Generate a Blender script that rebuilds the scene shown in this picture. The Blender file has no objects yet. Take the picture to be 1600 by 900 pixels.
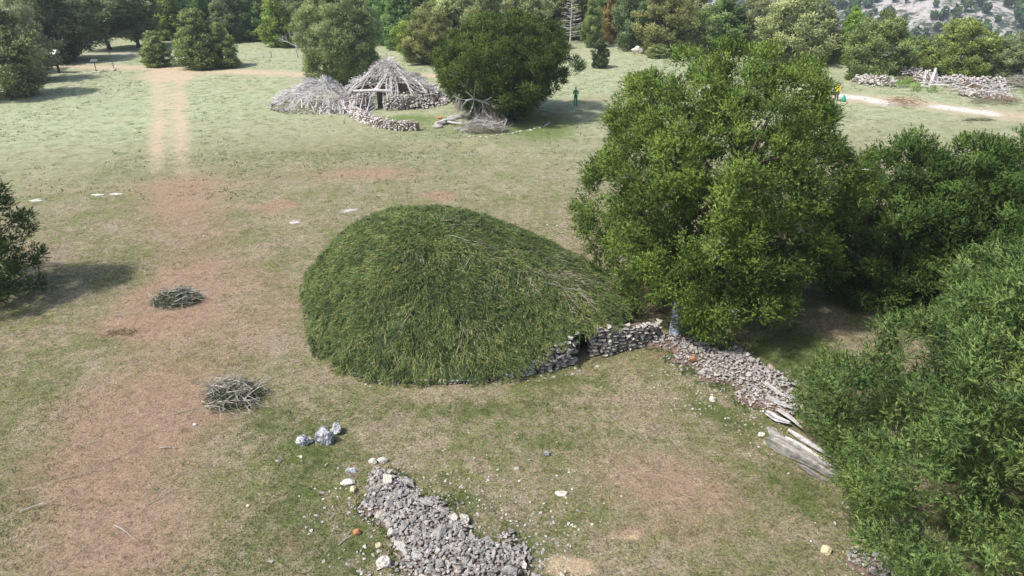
import bpy, bmesh, math, random
import numpy as np
from mathutils import Vector, Matrix

scene = bpy.context.scene
COL = scene.collection
R = math.radians
random.seed(7)

# ------------------------------------------------------------------ camera
CAM_H = 15.1
PITCH = R(25.7)
FPX = 1143.0
cam_d = bpy.data.cameras.new("camera")
cam_d.sensor_width = 36.0
cam_d.lens = 36.0 * FPX / 1600.0
cam_d.clip_start = 0.5
cam_d.clip_end = 6000
cam = bpy.data.objects.new("camera", cam_d)
COL.objects.link(cam)
cam.location = (0, 0, CAM_H)
cam.rotation_euler = (math.pi / 2 - PITCH, 0, 0)
scene.camera = cam

# ------------------------------------------------------------------ sky, sun, exposure
SUN_EL = R(55)
SHADOW_DIR = (0.87, 0.50)                    # where shadows fall on the ground
sun_az = math.atan2(-SHADOW_DIR[0], -SHADOW_DIR[1])   # compass-like angle from +Y of the sun
world = bpy.data.worlds.new("World")
scene.world = world
world.use_nodes = True
wn = world.node_tree
bg = wn.nodes["Background"]
sky = wn.nodes.new("ShaderNodeTexSky")
sky.sky_type = 'NISHITA'
sky.sun_disc = False
sky.sun_elevation = SUN_EL
sky.sun_rotation = sun_az
sky.dust_density = 2.5
sky.air_density = 1.0
wn.links.new(sky.outputs[0], bg.inputs[0])
bg.inputs[1].default_value = 0.15
sun_d = bpy.data.lights.new("sun", 'SUN')
sun_d.energy = 4.0
sun_d.angle = R(2.5)
sun_d.color = (1.0, 0.965, 0.91)
sun = bpy.data.objects.new("sun", sun_d)
COL.objects.link(sun)
sv = Vector((math.sin(sun_az) * math.cos(SUN_EL), math.cos(sun_az) * math.cos(SUN_EL), math.sin(SUN_EL)))
sun.rotation_euler = sv.to_track_quat('Z', 'Y').to_euler()
sun.location = sv * 200
scene.view_settings.view_transform = 'Standard'
scene.view_settings.look = 'None'
scene.view_settings.exposure = 0.32
scene.view_settings.gamma = 1.0

# ------------------------------------------------------------------ geometry of the place
CP, SP = math.cos(PITCH), math.sin(PITCH)


def ray(px, py):
    u = (px - 800) / FPX
    v = (450 - py) / FPX
    return Vector((u, CP + v * SP, -SP + v * CP))


def P(px, py, z=0.0):
    """point of the place seen at this spot of the photograph, at height z"""
    d = ray(px, py)
    t = (z - CAM_H) / d.z
    return Vector((d.x * t, d.y * t, z))


def PY(px, py, Y):
    d = ray(px, py)
    t = Y / d.y
    return Vector((d.x * t, Y, CAM_H + d.z * t))


def sst(a, b, x):
    t = np.clip((x - a) / (b - a), 0, 1)
    return t * t * (3 - 2 * t)


def vnoise(x, y, seed=0):
    x = np.asarray(x, float); y = np.asarray(y, float)
    xi = np.floor(x).astype(np.int64); yi = np.floor(y).astype(np.int64)
    xf = x - xi; yf = y - yi
    def h(a, b):
        n = (a * 374761393 + b * 668265263 + seed * 1442695041) & 0xffffffff
        n = ((n ^ (n >> 13)) * 1274126177) & 0xffffffff
        n = n ^ (n >> 16)
        return (n & 0xffff) / 65535.0
    u = xf * xf * (3 - 2 * xf); v = yf * yf * (3 - 2 * yf)
    return (h(xi, yi) * (1 - u) + h(xi + 1, yi) * u) * (1 - v) + (h(xi, yi + 1) * (1 - u) + h(xi + 1, yi + 1) * u) * v


def fbm(x, y, seed=0, octv=4):
    s = 0; a = 0.5; f = 1.0
    for o in range(octv):
        s = s + a * vnoise(x * f, y * f, seed + o * 17)
        a *= 0.5; f *= 2.03
    return s / (1 - 0.5 ** octv)


def terrain(x, y):
    x = np.asarray(x, float); y = np.asarray(y, float)
    near = (fbm(x * .22, y * .22, 3) - .5) * 0.22 * sst(6, 14, y)
    fine = (fbm(x * 1.3, y * 1.3, 9, 3) - .5) * 0.07
    edge = 330 - 225 * sst(-5, 32, x)
    drop = -62 * sst(0, 175, y - edge)
    m = np.clip(y - 600, 0, 380)
    mount = m * .34 + sst(0, 160, m) * (fbm(x * .006, y * .006, 21, 5) - .5) * 150
    mount += (fbm(x * .03, y * .03, 31, 4) - .5) * 30 * sst(0, 100, m)
    hill = 45 * np.exp(-((x - 300) / 110) ** 2 - ((y - 560) / 110) ** 2)
    far = 6 * (fbm(x * .02, y * .02, 41, 3) - .5) * sst(130, 220, y)
    return near + fine + drop + mount + far + hill


def gz(x, y):
    return float(terrain(x, y))


# ------------------------------------------------------------------ object helpers
def link(o, parent=None):
    COL.objects.link(o)
    if parent is not None:
        o.parent = parent
    return o


def tag(o, label=None, cat=None, group=None, kind=None):
    if label: o['label'] = label
    if cat: o['category'] = cat
    if group: o['group'] = group
    if kind: o['kind'] = kind
    return o


def empty(name, loc, label, cat, group=None, rz=0):
    o = bpy.data.objects.new(name, None)
    o.empty_display_size = .3
    o.location = loc
    o.rotation_euler = (0, 0, rz)
    link(o)
    return tag(o, label, cat, group)


def soup(name, V, F, tint=None, smooth=False):
    """mesh from arrays; F is an (n,3) or (n,4) array of indices"""
    V = np.asarray(V, np.float32).reshape(-1, 3)
    F = np.asarray(F, np.int32)
    me = bpy.data.meshes.new(name)
    k = F.shape[1]
    me.vertices.add(len(V)); me.vertices.foreach_set("co", V.ravel())
    me.loops.add(F.size); me.loops.foreach_set("vertex_index", F.ravel())
    me.polygons.add(len(F))
    me.polygons.foreach_set("loop_start", np.arange(0, F.size, k, dtype=np.int32))
    me.polygons.foreach_set("loop_total", np.full(len(F), k, np.int32))
    me.polygons.foreach_set("use_smooth", np.full(len(F), smooth, bool))
    if tint is not None:
        a = me.attributes.new("tint", 'FLOAT', 'POINT')
        a.data.foreach_set("value", np.asarray(tint, np.float32).ravel())
    me.update(calc_edges=True)
    return me


class MB:
    """collects quads and triangles and turns them into ONE mesh"""
    def __init__(self):
        self.v = []; self.f = []; self.t = []

    def add(self, V, F, tint=.5):
        o = len(self.v)
        self.v.extend([tuple(p) for p in V])
        self.f.extend([tuple(i + o for i in f) for f in F])
        if np.isscalar(tint):
            self.t.extend([tint] * len(V))
        else:
            self.t.extend(list(tint))

    def tube(self, pts, radii, n=5, tint=.5, jitter=0.0, rng=random, flat=1.0):
        pts = [Vector(p) for p in pts]
        V = []; F = []
        prev = None
        for i, p in enumerate(pts):
            a = pts[min(i + 1, len(pts) - 1)] - pts[max(i - 1, 0)]
            if a.length < 1e-6: a = Vector((0, 0, 1))
            a.normalize()
            if prev is None:
                up = Vector((0, 0, 1)) if abs(a.z) < .9 else Vector((1, 0, 0))
                s = a.cross(up).normalized()
            else:
                s = (prev - a * prev.dot(a))
                s = s.normalized() if s.length > 1e-6 else a.orthogonal().normalized()
            prev = s
            t = a.cross(s)
            for k in range(n):
                an = 2 * math.pi * k / n
                r = radii[i] * (1 + jitter * (rng.random() - .5))
                V.append(p + s * math.cos(an) * r + t * math.sin(an) * r * flat)
        for i in range(len(pts) - 1):
            for k in range(n):
                F.append((i * n + k, i * n + (k + 1) % n, (i + 1) * n + (k + 1) % n, (i + 1) * n + k))
        F.append(tuple(range(n))[::-1]); F.append(tuple((len(pts) - 1) * n + k for k in range(n)))
        self.add(V, F, tint)

    def box(self, c, s, rz=0, tint=.5, rx=0):
        c = Vector(c); M = Matrix.Rotation(rz, 3, 'Z') @ Matrix.Rotation(rx, 3, 'X')
        V = [c + M @ Vector((x * s[0] / 2, y * s[1] / 2, z * s[2] / 2)) for x in (-1, 1) for y in (-1, 1) for z in (-1, 1)]
        F = [(0, 1, 3, 2), (4, 6, 7, 5), (0, 4, 5, 1), (2, 3, 7, 6), (0, 2, 6, 4), (1, 5, 7, 3)]
        self.add(V, F, tint)

    def mesh(self, name, smooth=False):
        me = bpy.data.meshes.new(name)
        me.from_pydata(self.v, [], self.f)
        a = me.attributes.new("tint", 'FLOAT', 'POINT')
        a.data.foreach_set("value", np.asarray(self.t, np.float32))
        if smooth:
            me.polygons.foreach_set("use_smooth", np.ones(len(me.polygons), bool))
        me.update()
        return me

    def build(self, name, mat, parent=None, smooth=False, kind=None):
        me = self.mesh(name, smooth)
        me.materials.append(mat)
        o = bpy.data.objects.new(name, me)
        link(o, parent)
        if kind: o['kind'] = kind
        return o


def mobj(name, me, mat, parent=None, kind=None):
    if mat is not None and len(me.materials) == 0:
        me.materials.append(mat)
    o = bpy.data.objects.new(name, me)
    link(o, parent)
    if kind: o['kind'] = kind
    return o


# ------------------------------------------------------------------ materials
def newmat(name, rough=.9, spec=.2):
    m = bpy.data.materials.new(name)
    m.use_nodes = True
    nt = m.node_tree
    b = nt.nodes["Principled BSDF"]
    b.inputs["Roughness"].default_value = rough
    b.inputs["Specular IOR Level"].default_value = spec
    return m, nt, b


def N(nt, t, **kw):
    n = nt.nodes.new(t)
    for k, v in kw.items():
        setattr(n, k, v)
    return n


def noise(nt, scale, detail=4, rough=.55, vec=None, dist=0):
    n = N(nt, "ShaderNodeTexNoise")
    n.inputs["Scale"].default_value = scale
    n.inputs["Detail"].default_value = detail
    n.inputs["Roughness"].default_value = rough
    n.inputs["Distortion"].default_value = dist
    if vec is not None: nt.links.new(vec, n.inputs["Vector"])
    return n


def ramp(nt, fac, stops, interp='LINEAR'):
    r = N(nt, "ShaderNodeValToRGB")
    r.color_ramp.interpolation = interp
    el = r.color_ramp.elements
    while len(el) < len(stops): el.new(.5)
    for e, (p, c) in zip(el, stops):
        e.position = p
        e.color = (c[0], c[1], c[2], 1) if not np.isscalar(c) else (c, c, c, 1)
    nt.links.new(fac, r.inputs[0])
    return r.outputs[0]


def mix(nt, fac, a, b, mode='MIX'):
    m = N(nt, "ShaderNodeMix", data_type='RGBA', blend_type=mode)
    for sock, val in ((m.inputs[0], fac), (m.inputs[6], a), (m.inputs[7], b)):
        if hasattr(val, "is_linked"):
            nt.links.new(val, sock)
        elif np.isscalar(val):
            sock.default_value = val
        else:
            sock.default_value = (*val, 1)
    return m.outputs[2]


def math_(nt, op, a, b=None, clamp=False):
    m = N(nt, "ShaderNodeMath", operation=op, use_clamp=clamp)
    for i, v in enumerate((a, b)):
        if v is None: continue
        if hasattr(v, "is_linked"): nt.links.new(v, m.inputs[i])
        else: m.inputs[i].default_value = v
    return m.outputs[0]


def bump(nt, b, h, strength=.5, dist=.05):
    bp = N(nt, "ShaderNodeBump")
    bp.inputs["Strength"].default_value = strength
    bp.inputs["Distance"].default_value = dist
    nt.links.new(h, bp.inputs["Height"])
    nt.links.new(bp.outputs[0], b.inputs["Normal"])


def attr(nt, name, typ='GEOMETRY'):
    a = N(nt, "ShaderNodeAttribute", attribute_type=typ)
    a.attribute_name = name
    return a


def mat_foliage(name, stops, trans=.32, objvar=.0):
    m, nt, b = newmat(name, .65, .25)
    a = attr(nt, "tint")
    c = ramp(nt, a.outputs["Fac"], stops)
    oi = N(nt, "ShaderNodeObjectInfo")
    c = mix(nt, 1.0, c, oi.outputs["Color"], 'MULTIPLY')
    nt.links.new(c, b.inputs["Base Color"])
    tr = N(nt, "ShaderNodeBsdfTranslucent")
    nt.links.new(c, tr.inputs[0])
    ms = N(nt, "ShaderNodeMixShader")
    ms.inputs[0].default_value = trans
    nt.links.new(b.outputs[0], ms.inputs[1]); nt.links.new(tr.outputs[0], ms.inputs[2])
    nt.links.new(ms.outputs[0], nt.nodes["Material Output"].inputs[0])
    return m


def mat_wood(name, dark, light, scale=6, objcol=False):
    m, nt, b = newmat(name, .85, .2)
    tc = N(nt, "ShaderNodeTexCoord")
    n1 = noise(nt, scale, 6, .65, tc.outputs["Object"], .4)
    n2 = noise(nt, scale * 9, 3, .6, tc.outputs["Object"])
    f = math_(nt, 'ADD', math_(nt, 'MULTIPLY', n1.outputs[0], .6), math_(nt, 'MULTIPLY', n2.outputs[0], .4))
    c = ramp(nt, f, [(.32, dark), (.62, light)])
    a = attr(nt, "tint")
    c = mix(nt, 1.0, c, ramp(nt, a.outputs["Fac"], [(0, .55), (1, 1.25)]), 'MULTIPLY')
    nt.links.new(c, b.inputs["Base Color"])
    bump(nt, b, f, .5, .02)
    return m


def mat_stone(name, stops, scale=9, lichen=(.16, .16, .14), lf=.55):
    m, nt, b = newmat(name, .92, .15)
    tc = N(nt, "ShaderNodeTexCoord")
    oi = N(nt, "ShaderNodeObjectInfo")
    add = N(nt, "ShaderNodeVectorMath", operation='ADD')
    nt.links.new(tc.outputs["Object"], add.inputs[0])
    cmb = N(nt, "ShaderNodeCombineXYZ")
    nt.links.new(math_(nt, 'MULTIPLY', oi.outputs["Random"], 37.0), cmb.inputs[0])
    nt.links.new(cmb.outputs[0], add.inputs[1])
    v = add.outputs[0]
    a = attr(nt, "tint")
    f = math_(nt, 'ADD', math_(nt, 'MULTIPLY', a.outputs["Fac"], .5), math_(nt, 'MULTIPLY', oi.outputs["Random"], .5))
    c = ramp(nt, f, stops)
    n1 = noise(nt, scale, 6, .7, v, .3)
    n2 = noise(nt, scale * .35, 4, .6, v, .5)
    c = mix(nt, 1.0, c, ramp(nt, n1.outputs[0], [(.32, .4), (.5, .95), (.66, 1.3)]), 'MULTIPLY')
    c = mix(nt, ramp(nt, n2.outputs[0], [(lf - .05, 0), (lf + .06, .8)]), c, lichen)
    nt.links.new(c, b.inputs["Base Color"])
    bump(nt, b, n1.outputs[0], .9, .05)
    return m


GREY_STONE = [(.0, (.27, .255, .24)), (.35, (.40, .375, .35)), (.6, (.52, .49, .45)), (.8, (.52, .43, .34)), (1, (.68, .65, .6))]
M_stone = mat_stone("limestone_rubble", GREY_STONE, 9, (.15, .145, .13), .56)
M_wall = mat_stone("wall_limestone", [(.0, (.34, .32, .30)), (.5, (.52, .49, .45)), (.8, (.6, .53, .45)), (1, (.74, .71, .67))], 8, (.2, .19, .18), .6)
M_scatter = mat_stone("strewn_limestone", [(0, (.36, .34, .3)), (.5, (.5, .47, .41)), (1, (.62, .6, .54))], 10, (.3, .29, .25), .6)
M_karst = mat_stone("pitted_limestone", [(0, (.46, .46, .48)), (1, (.56, .56, .58))], 9, (.13, .13, .13), .53)
M_pale = mat_stone("pale_limestone", [(0, (.55, .5, .42)), (.5, (.66, .62, .54)), (1, (.72, .7, .64))], 10, (.4, .38, .33), .62)
M_orange = mat_stone("iron_stained_stone", [(0, (.46, .19, .09)), (1, (.52, .25, .13))], 7, (.5, .33, .2), .64)
M_yellow = mat_stone("yellow_limestone", [(0, (.62, .5, .3)), (1, (.68, .58, .38))], 7, (.5, .42, .3), .62)
M_ruin_stone = mat_stone("ruin_limestone", [(0, (.28, .26, .24)), (.5, (.5, .46, .42)), (1, (.68, .63, .58))], 6, (.2, .18, .17), .62)  # grey to pale stone tones of the ruins
M_dark = newmat("damp_earth_core", .95, .1)[0]
M_dark.node_tree.nodes["Principled BSDF"].inputs["Base Color"].default_value = (.045, .035, .028, 1)
M_grey_wood = mat_wood("weathered_grey_wood", (.26, .245, .24), (.72, .69, .67), 5)
M_log = mat_wood("split_log_wood", (.08, .07, .062), (.42, .395, .36), 7)
M_bark = mat_wood("juniper_bark", (.05, .038, .03), (.17, .135, .11), 6)
M_twig = mat_wood("dry_twigs", (.22, .20, .17), (.50, .46, .41), 8)
M_brush = mat_wood("cut_brush_twigs", (.13, .125, .085), (.36, .34, .25), 8)
M_redtwig = mat_wood("reddish_dead_twigs", (.14, .07, .04), (.34, .2, .13), 8)

FOL_main = mat_foliage("juniper_foliage_olive", [(0, (0.043, 0.070, 0.018)), (.35, (0.108, 0.171, 0.036)), (.65, (0.205, 0.298, 0.058)), (1, (0.345, 0.443, 0.089))])
FOL_near = mat_foliage("juniper_foliage_fresh", [(0, (0.048, 0.078, 0.029)), (.35, (0.110, 0.177, 0.055)), (.65, (0.210, 0.305, 0.087)), (1, (0.388, 0.466, 0.146))])
FOL_dark = mat_foliage("juniper_foliage_dark", [(0, (0.028, 0.047, 0.018)), (.45, (0.063, 0.105, 0.029)), (.8, (0.118, 0.180, 0.044)), (1, (0.209, 0.278, 0.077))])
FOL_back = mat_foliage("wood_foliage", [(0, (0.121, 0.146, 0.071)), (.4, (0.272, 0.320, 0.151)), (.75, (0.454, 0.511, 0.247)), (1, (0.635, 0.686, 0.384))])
FOL_thatch = mat_foliage("thatch_boughs", [(0, (0.041, 0.058, 0.027)), (.25, (0.082, 0.117, 0.040)), (.5, (0.142, 0.202, 0.058)), (.72, (0.234, 0.291, 0.090)), (.84, (0.352, 0.354, 0.123)), (.93, (0.368, 0.306, 0.214)), (1, (0.601, 0.532, 0.443))], .15)

# ------------------------------------------------------------------ ground
def axis(dense_a, dense_b, step, lo, hi, grow):
    c = list(np.arange(dense_a, dense_b + 1e-6, step))
    s = step
    while c[-1] < hi:
        s *= grow; c.append(c[-1] + s)
    s = step
    while c[0] > lo:
        s *= grow; c.insert(0, c[0] - s)
    return np.array(c)


xs = axis(-26, 26, .31, -1500, 1500, 1.055)
ys = axis(9, 48, .29, -400, 1500, 1.03)
GX, GY = np.meshgrid(xs, ys)
GZ = terrain(GX, GY)
nx, ny = len(xs), len(ys)


def poly_dist(x, y, pts):
    d = np.full(x.shape, 1e9)
    for a, b in zip(pts[:-1], pts[1:]):
        ax, ay = a; bx, by = b
        t = np.clip(((x - ax) * (bx - ax) + (y - ay) * (by - ay)) / ((bx - ax) ** 2 + (by - ay) ** 2 + 1e-9), 0, 1)
        d = np.minimum(d, np.hypot(x - ax - t * (bx - ax), y - ay - t * (by - ay)))
    return d


def pxs(l):
    return [tuple(P(a, b).xy) for a, b in l]


def patch(x, y, px, py, w, h, ang=0):
    """soft ellipse on the ground where the photo shows a patch w x h pixels"""
    c = P(px, py)
    rx = (P(px + w / 2, py) - c).length
    ry = abs(P(px, py + h / 2).y - P(px, py - h / 2).y) / 2
    dx = x - c.x; dy = y - c.y
    ca, sa = math.cos(ang), math.sin(ang)
    u = (dx * ca + dy * sa) / rx; v = (-dx * sa + dy * ca) / ry
    return np.exp(-(u * u + v * v) * 1.1)


ROAD = pxs([(-900, 92), (-300, 100), (60, 105), (170, 105), (300, 109), (420, 115), (520, 119), (700, 118), (860, 108)])
RUT1 = pxs([(246, 112), (247, 150), (246, 200), (244, 250), (246, 300), (268, 345)])
RUT2 = pxs([(282, 112), (281, 150), (282, 200), (284, 250), (290, 300), (315, 345)])
ROAD_R = pxs([(1180, 158), (1290, 152), (1400, 158), (1500, 172), (1620, 186), (1900, 205)])
WHITE_A = pxs([(1322, 151), (1350, 154), (1385, 161)])
WHITE_B = pxs([(1470, 167), (1505, 172), (1548, 178)])


WORN = pxs([(275, 290), (300, 350), (310, 430), (290, 520), (240, 620), (190, 720), (165, 820), (160, 950)])


def masks(x, y):
    wob = (fbm(x * .5, y * .5, 77, 3) - .5)
    wob2 = (fbm(x * 1.7, y * 1.7, 78, 3) - .5)
    g = lambda *a, **k: patch(x + wob * 1.6, y + wob2 * 1.4, *a, **k)
    road = np.exp(-(poly_dist(x, y + wob * 1.5, ROAD) / 1.9) ** 2)
    ruts = (.45 + .9 * fbm(x * .9, y * .5, 79, 3)) * np.maximum(np.exp(-(poly_dist(x, y, RUT1) / .75) ** 2), np.exp(-(poly_dist(x, y, RUT2) / .75) ** 2))
    # the ruts wear away towards the camera
    ruts = ruts * (.8 * sst(38, 66, y) + .15)
    mid = np.exp(-(poly_dist(x, y, pxs([(264, 112), (266, 300)])) / 1.9) ** 2) * .22 * sst(42, 62, y)
    fork = g(262, 120, 130, 12) * .8
    roadr = np.exp(-(poly_dist(x, y + wob * 2, ROAD_R) / 3.2) ** 2)
    dusty = np.clip(road + ruts * .85 + mid + fork + roadr * .75, 0, 1)
    white = np.clip(1.25 * np.exp(-(poly_dist(x, y + wob, WHITE_A) / 1.15) ** 2) + 1.25 * np.exp(-(poly_dist(x, y + wob, WHITE_B) / 1.2) ** 2)
                    + g(552, 327, 40, 10) * .8 + g(165, 304, 60, 3) * .9 + g(55, 313, 30, 3) * .8 + g(458, 346, 22, 5) * .9 + g(860, 358, 60, 8) * .45 + g(190, 84, 260, 18) * .5 + g(430, 82, 160, 14) * .35
                    + g(700, 322, 50, 5) * .4, 0, 1)
    red = np.clip(.6 * np.exp(-(poly_dist(x + wob * 2.5, y, WORN) / 3.0) ** 2) + g(430, 322, 60, 17) * 1.6 + g(690, 306, 62, 14) * 1.7 + g(580, 271, 200, 26) * .95 + g(370, 282, 420, 60) * .34 + g(265, 330, 190, 90) * .3 + g(600, 228, 500, 26) * .35 + g(255, 455, 120, 70) * .95
                  + g(190, 510, 120, 30) * 1.0 + g(265, 500, 120, 60) * .6 + g(430, 500, 120, 130) * .55 + g(230, 640, 330, 110) * .7 + g(180, 720, 260, 160) * .6
                  + g(200, 850, 330, 140) * .35 + g(1000, 740, 340, 110) * .62 + g(985, 832, 120, 18) * .8
                  + g(1080, 800, 260, 140) * .5 + g(930, 156, 60, 12) * .6 + g(1090, 555, 190, 60, ang=-.4) * 1.0 + g(1300, 510, 90, 40) * .7
                  + g(430, 850, 60, 30) * .8 + g(590, 728, 80, 14) * .7 + g(380, 430, 190, 70) * .35, 0, 1)
    sand = np.clip(g(905, 885, 90, 45) * 1.5 + g(985, 832, 115, 14) * .9 + g(270, 600, 240, 90) * .3, 0, 1)
    green = np.clip(g(740, 640, 480, 34) * .75 + g(860, 690, 170, 40) * .8 + g(480, 700, 190, 110) * .7 + g(430, 820, 170, 190) * .75 + g(560, 860, 150, 150) * .8
                    + g(720, 790, 150, 60) * .8 + g(830, 840, 120, 90) * .8 + g(1130, 650, 190, 50, ang=-.5) * .85 + g(1245, 560, 130, 110) * 1.5 + g(1260, 780, 120, 150) * .8
                    + g(1230, 700, 60, 60) * .5 + g(700, 200, 330, 45) * .6 + g(850, 195, 130, 60) * .9 + g(360, 560, 110, 50) * .55 + g(420, 660, 90, 40) * .6
                    + g(80, 640, 150, 110) * .4 + g(40, 800, 110, 190) * .55 + g(520, 240, 420, 50) * .45 + g(350, 180, 190, 110) * .35 + g(980, 590, 190, 40) * .3
                    + g(640, 185, 90, 12) * .9 + g(870, 600, 160, 26) * .7 + g(1400, 500, 300, 80) * .5 + g(150, 430, 260, 70) * .25, 0, 1)
    pale = np.clip(sst(34, 78, y) * .9 + g(120, 200, 430, 150) * .35, 0, 1)  # sunlight on the far meadow, painted in as paler colour with distance
    return dusty, white, red, sand, green, pale


DU, WH, RE, SA, GR, SUNLIT = masks(GX, GY)
idx = (np.arange(ny - 1)[:, None] * nx + np.arange(nx - 1)[None, :])
quads = np.stack([idx, idx + 1, idx + nx + 1, idx + nx], -1).reshape(-1, 4)
Vg = np.stack([GX, GY, GZ], -1).reshape(-1, 3)
fc = (DU[:-1, :-1] + DU[1:, 1:]).reshape(-1) / 2
fy = (GY[:-1, :-1]).reshape(-1); fx = (GX[:-1, :-1]).reshape(-1)

m, nt, b = newmat("meadow_ground", .95, .1)
M_ground = m
tc = N(nt, "ShaderNodeTexCoord")
pos = tc.outputs["Object"]
za = attr(nt, "zone_a"); zb = attr(nt, "zone_b")
sa_ = N(nt, "ShaderNodeSeparateColor"); nt.links.new(za.outputs["Color"], sa_.inputs[0])
sb_ = N(nt, "ShaderNodeSeparateColor"); nt.links.new(zb.outputs["Color"], sb_.inputs[0])
dusty, white, red = sa_.outputs
sand, green, pale = sb_.outputs
n_big = noise(nt, .35, 5, .6, pos, .6)
n_mid = noise(nt, 1.7, 6, .68, pos, .4)
n_fin = noise(nt, 9, 5, .72, pos, .3)
n_tiny = noise(nt, 42, 4, .7, pos)
n_clod = noise(nt, 4.2, 5, .7, pos, .8)


def thr(mask, nz, lo=.35, hi=.65, k=.9):
    """mask with a ragged, noise-eaten edge"""
    f = math_(nt, 'ADD', mask, math_(nt, 'MULTIPLY', math_(nt, 'SUBTRACT', nz, .5), k))
    return ramp(nt, f, [(lo, 0), (hi, 1)])


n_spk = noise(nt, 15, 5, .8, pos, .5)
straw = mix(nt, n_tiny.outputs[0], (.28, .22, .14), (.52, .425, .295))
straw = mix(nt, ramp(nt, n_spk.outputs[0], [(.48, 0), (.62, .8)]), straw, (.16, .13, .09))
straw = mix(nt, ramp(nt, n_fin.outputs[0], [(.5, 0), (.68, .6)]), straw, (.56, .49, .39))
grass = mix(nt, n_tiny.outputs[0], (.13, .16, .045), (.27, .285, .10))
grass = mix(nt, ramp(nt, n_spk.outputs[0], [(.47, 0), (.6, .85)]), grass, (.06, .085, .028))
grass = mix(nt, ramp(nt, n_fin.outputs[0], [(.52, 0), (.68, .5)]), grass, (.33, .31, .17))
gm = math_(nt, 'ADD', math_(nt, 'MULTIPLY', n_big.outputs[0], .35), math_(nt, 'MULTIPLY', n_mid.outputs[0], .4))
gm = math_(nt, 'ADD', gm, math_(nt, 'MULTIPLY', n_clod.outputs[0], .25))
gsel = ramp(nt, gm, [(.43, 0), (.56, 1)])
c = mix(nt, math_(nt, 'MULTIPLY', gsel, .85), straw, grass)
lush = mix(nt, n_fin.outputs[0], (.055, .095, .022), (.19, .225, .07))
c = mix(nt, math_(nt, 'MULTIPLY', thr(green, n_mid.outputs[0], .35, .85, 1.1), .85), c, lush)
redc = mix(nt, n_fin.outputs[0], (.31, .185, .125), (.54, .37, .27))
c = mix(nt, math_(nt, 'MULTIPLY', thr(red, n_clod.outputs[0], .30, .95, 1.2), .75), c, redc)
sunlit_grass = mix(nt, n_clod.outputs[0], (.285, .335, .17), (.63, .635, .44))  # far grass lightened in its colour to look sunlit
sunlit_grass = mix(nt, ramp(nt, n_fin.outputs[0], [(.48, 0), (.62, .7)]), sunlit_grass, (.2, .25, .11))
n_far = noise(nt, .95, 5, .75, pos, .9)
sunlit_grass = mix(nt, ramp(nt, n_far.outputs[0], [(.5, 0), (.62, .8)]), sunlit_grass, (.17, .225, .095))
sunlit_grass = mix(nt, ramp(nt, n_far.outputs[0], [(.32, .7), (.44, 0)]), sunlit_grass, (.62, .6, .46))
sunlit_straw = mix(nt, n_mid.outputs[0], (.44, .36, .24), (.56, .49, .34))
sunlit_col = mix(nt, ramp(nt, math_(nt, 'ADD', math_(nt, 'MULTIPLY', n_big.outputs[0], .6), math_(nt, 'MULTIPLY', n_mid.outputs[0], .4)), [(.5, 0), (.68, .6)]), sunlit_grass, sunlit_straw)
pg = mix(nt, thr(green, n_mid.outputs[0], .3, .9, .9), sunlit_col, (.2, .26, .095))
c = mix(nt, math_(nt, 'MULTIPLY', pale, math_(nt, 'SUBTRACT', 1.0, math_(nt, 'MULTIPLY', red, .95))), c, pg)  # painted sunlit tones blended over the duller near ground
sandc = mix(nt, n_fin.outputs[0], (.46, .33, .2), (.68, .54, .36))
c = mix(nt, thr(sand, n_clod.outputs[0], .35, .75, .8), c, sandc)
dustc = mix(nt, n_mid.outputs[0], (.54, .40, .27), (.72, .57, .42))
dustc = mix(nt, math_(nt, 'MULTIPLY', red, .7), dustc, (.52, .37, .26))
c = mix(nt, math_(nt, 'MULTIPLY', thr(dusty, n_mid.outputs[0], .25, .85, 1.1), .8), c, dustc)
whitec = mix(nt, n_fin.outputs[0], (.6, .55, .48), (.80, .77, .72))
c = mix(nt, thr(white, n_clod.outputs[0], .35, .8, 1.0), c, whitec)
# tiny pebbles and dark crumbs, far below the size that can be picked apart
vo = N(nt, "ShaderNodeTexVoronoi"); vo.inputs["Scale"].default_value = 7.5; nt.links.new(pos, vo.inputs["Vector"])
peb = ramp(nt, vo.outputs["Distance"], [(.055, 1), (.1, 0)])
c = mix(nt, math_(nt, 'MULTIPLY', peb, ramp(nt, n_mid.outputs[0], [(.5, 0), (.62, .85)])), c, (.55, .52, .46))
vo2 = N(nt, "ShaderNodeTexVoronoi"); vo2.inputs["Scale"].default_value = 4.1; nt.links.new(pos, vo2.inputs["Vector"])
crumb = ramp(nt, vo2.outputs["Distance"], [(.09, 1), (.2, 0)])
c = mix(nt, math_(nt, 'MULTIPLY', crumb, ramp(nt, n_clod.outputs[0], [(.5, 0), (.6, .7)])), c, (.09, .085, .04))
n_blot = noise(nt, 2.6, 6, .75, pos, 1.2)
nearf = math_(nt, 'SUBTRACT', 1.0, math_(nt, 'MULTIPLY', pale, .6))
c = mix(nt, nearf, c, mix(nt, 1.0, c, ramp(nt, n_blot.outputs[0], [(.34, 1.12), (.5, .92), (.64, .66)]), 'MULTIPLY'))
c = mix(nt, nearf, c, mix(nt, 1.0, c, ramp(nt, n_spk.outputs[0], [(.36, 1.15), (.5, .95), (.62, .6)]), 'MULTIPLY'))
nt.links.new(c, b.inputs["Base Color"])
hh = math_(nt, 'ADD', math_(nt, 'MULTIPLY', n_fin.outputs[0], .6), math_(nt, 'MULTIPLY', n_tiny.outputs[0], .4))
bump(nt, b, math_(nt, 'ADD', hh, math_(nt, 'MULTIPLY', n_spk.outputs[0], .8)), .9, .08)

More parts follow.
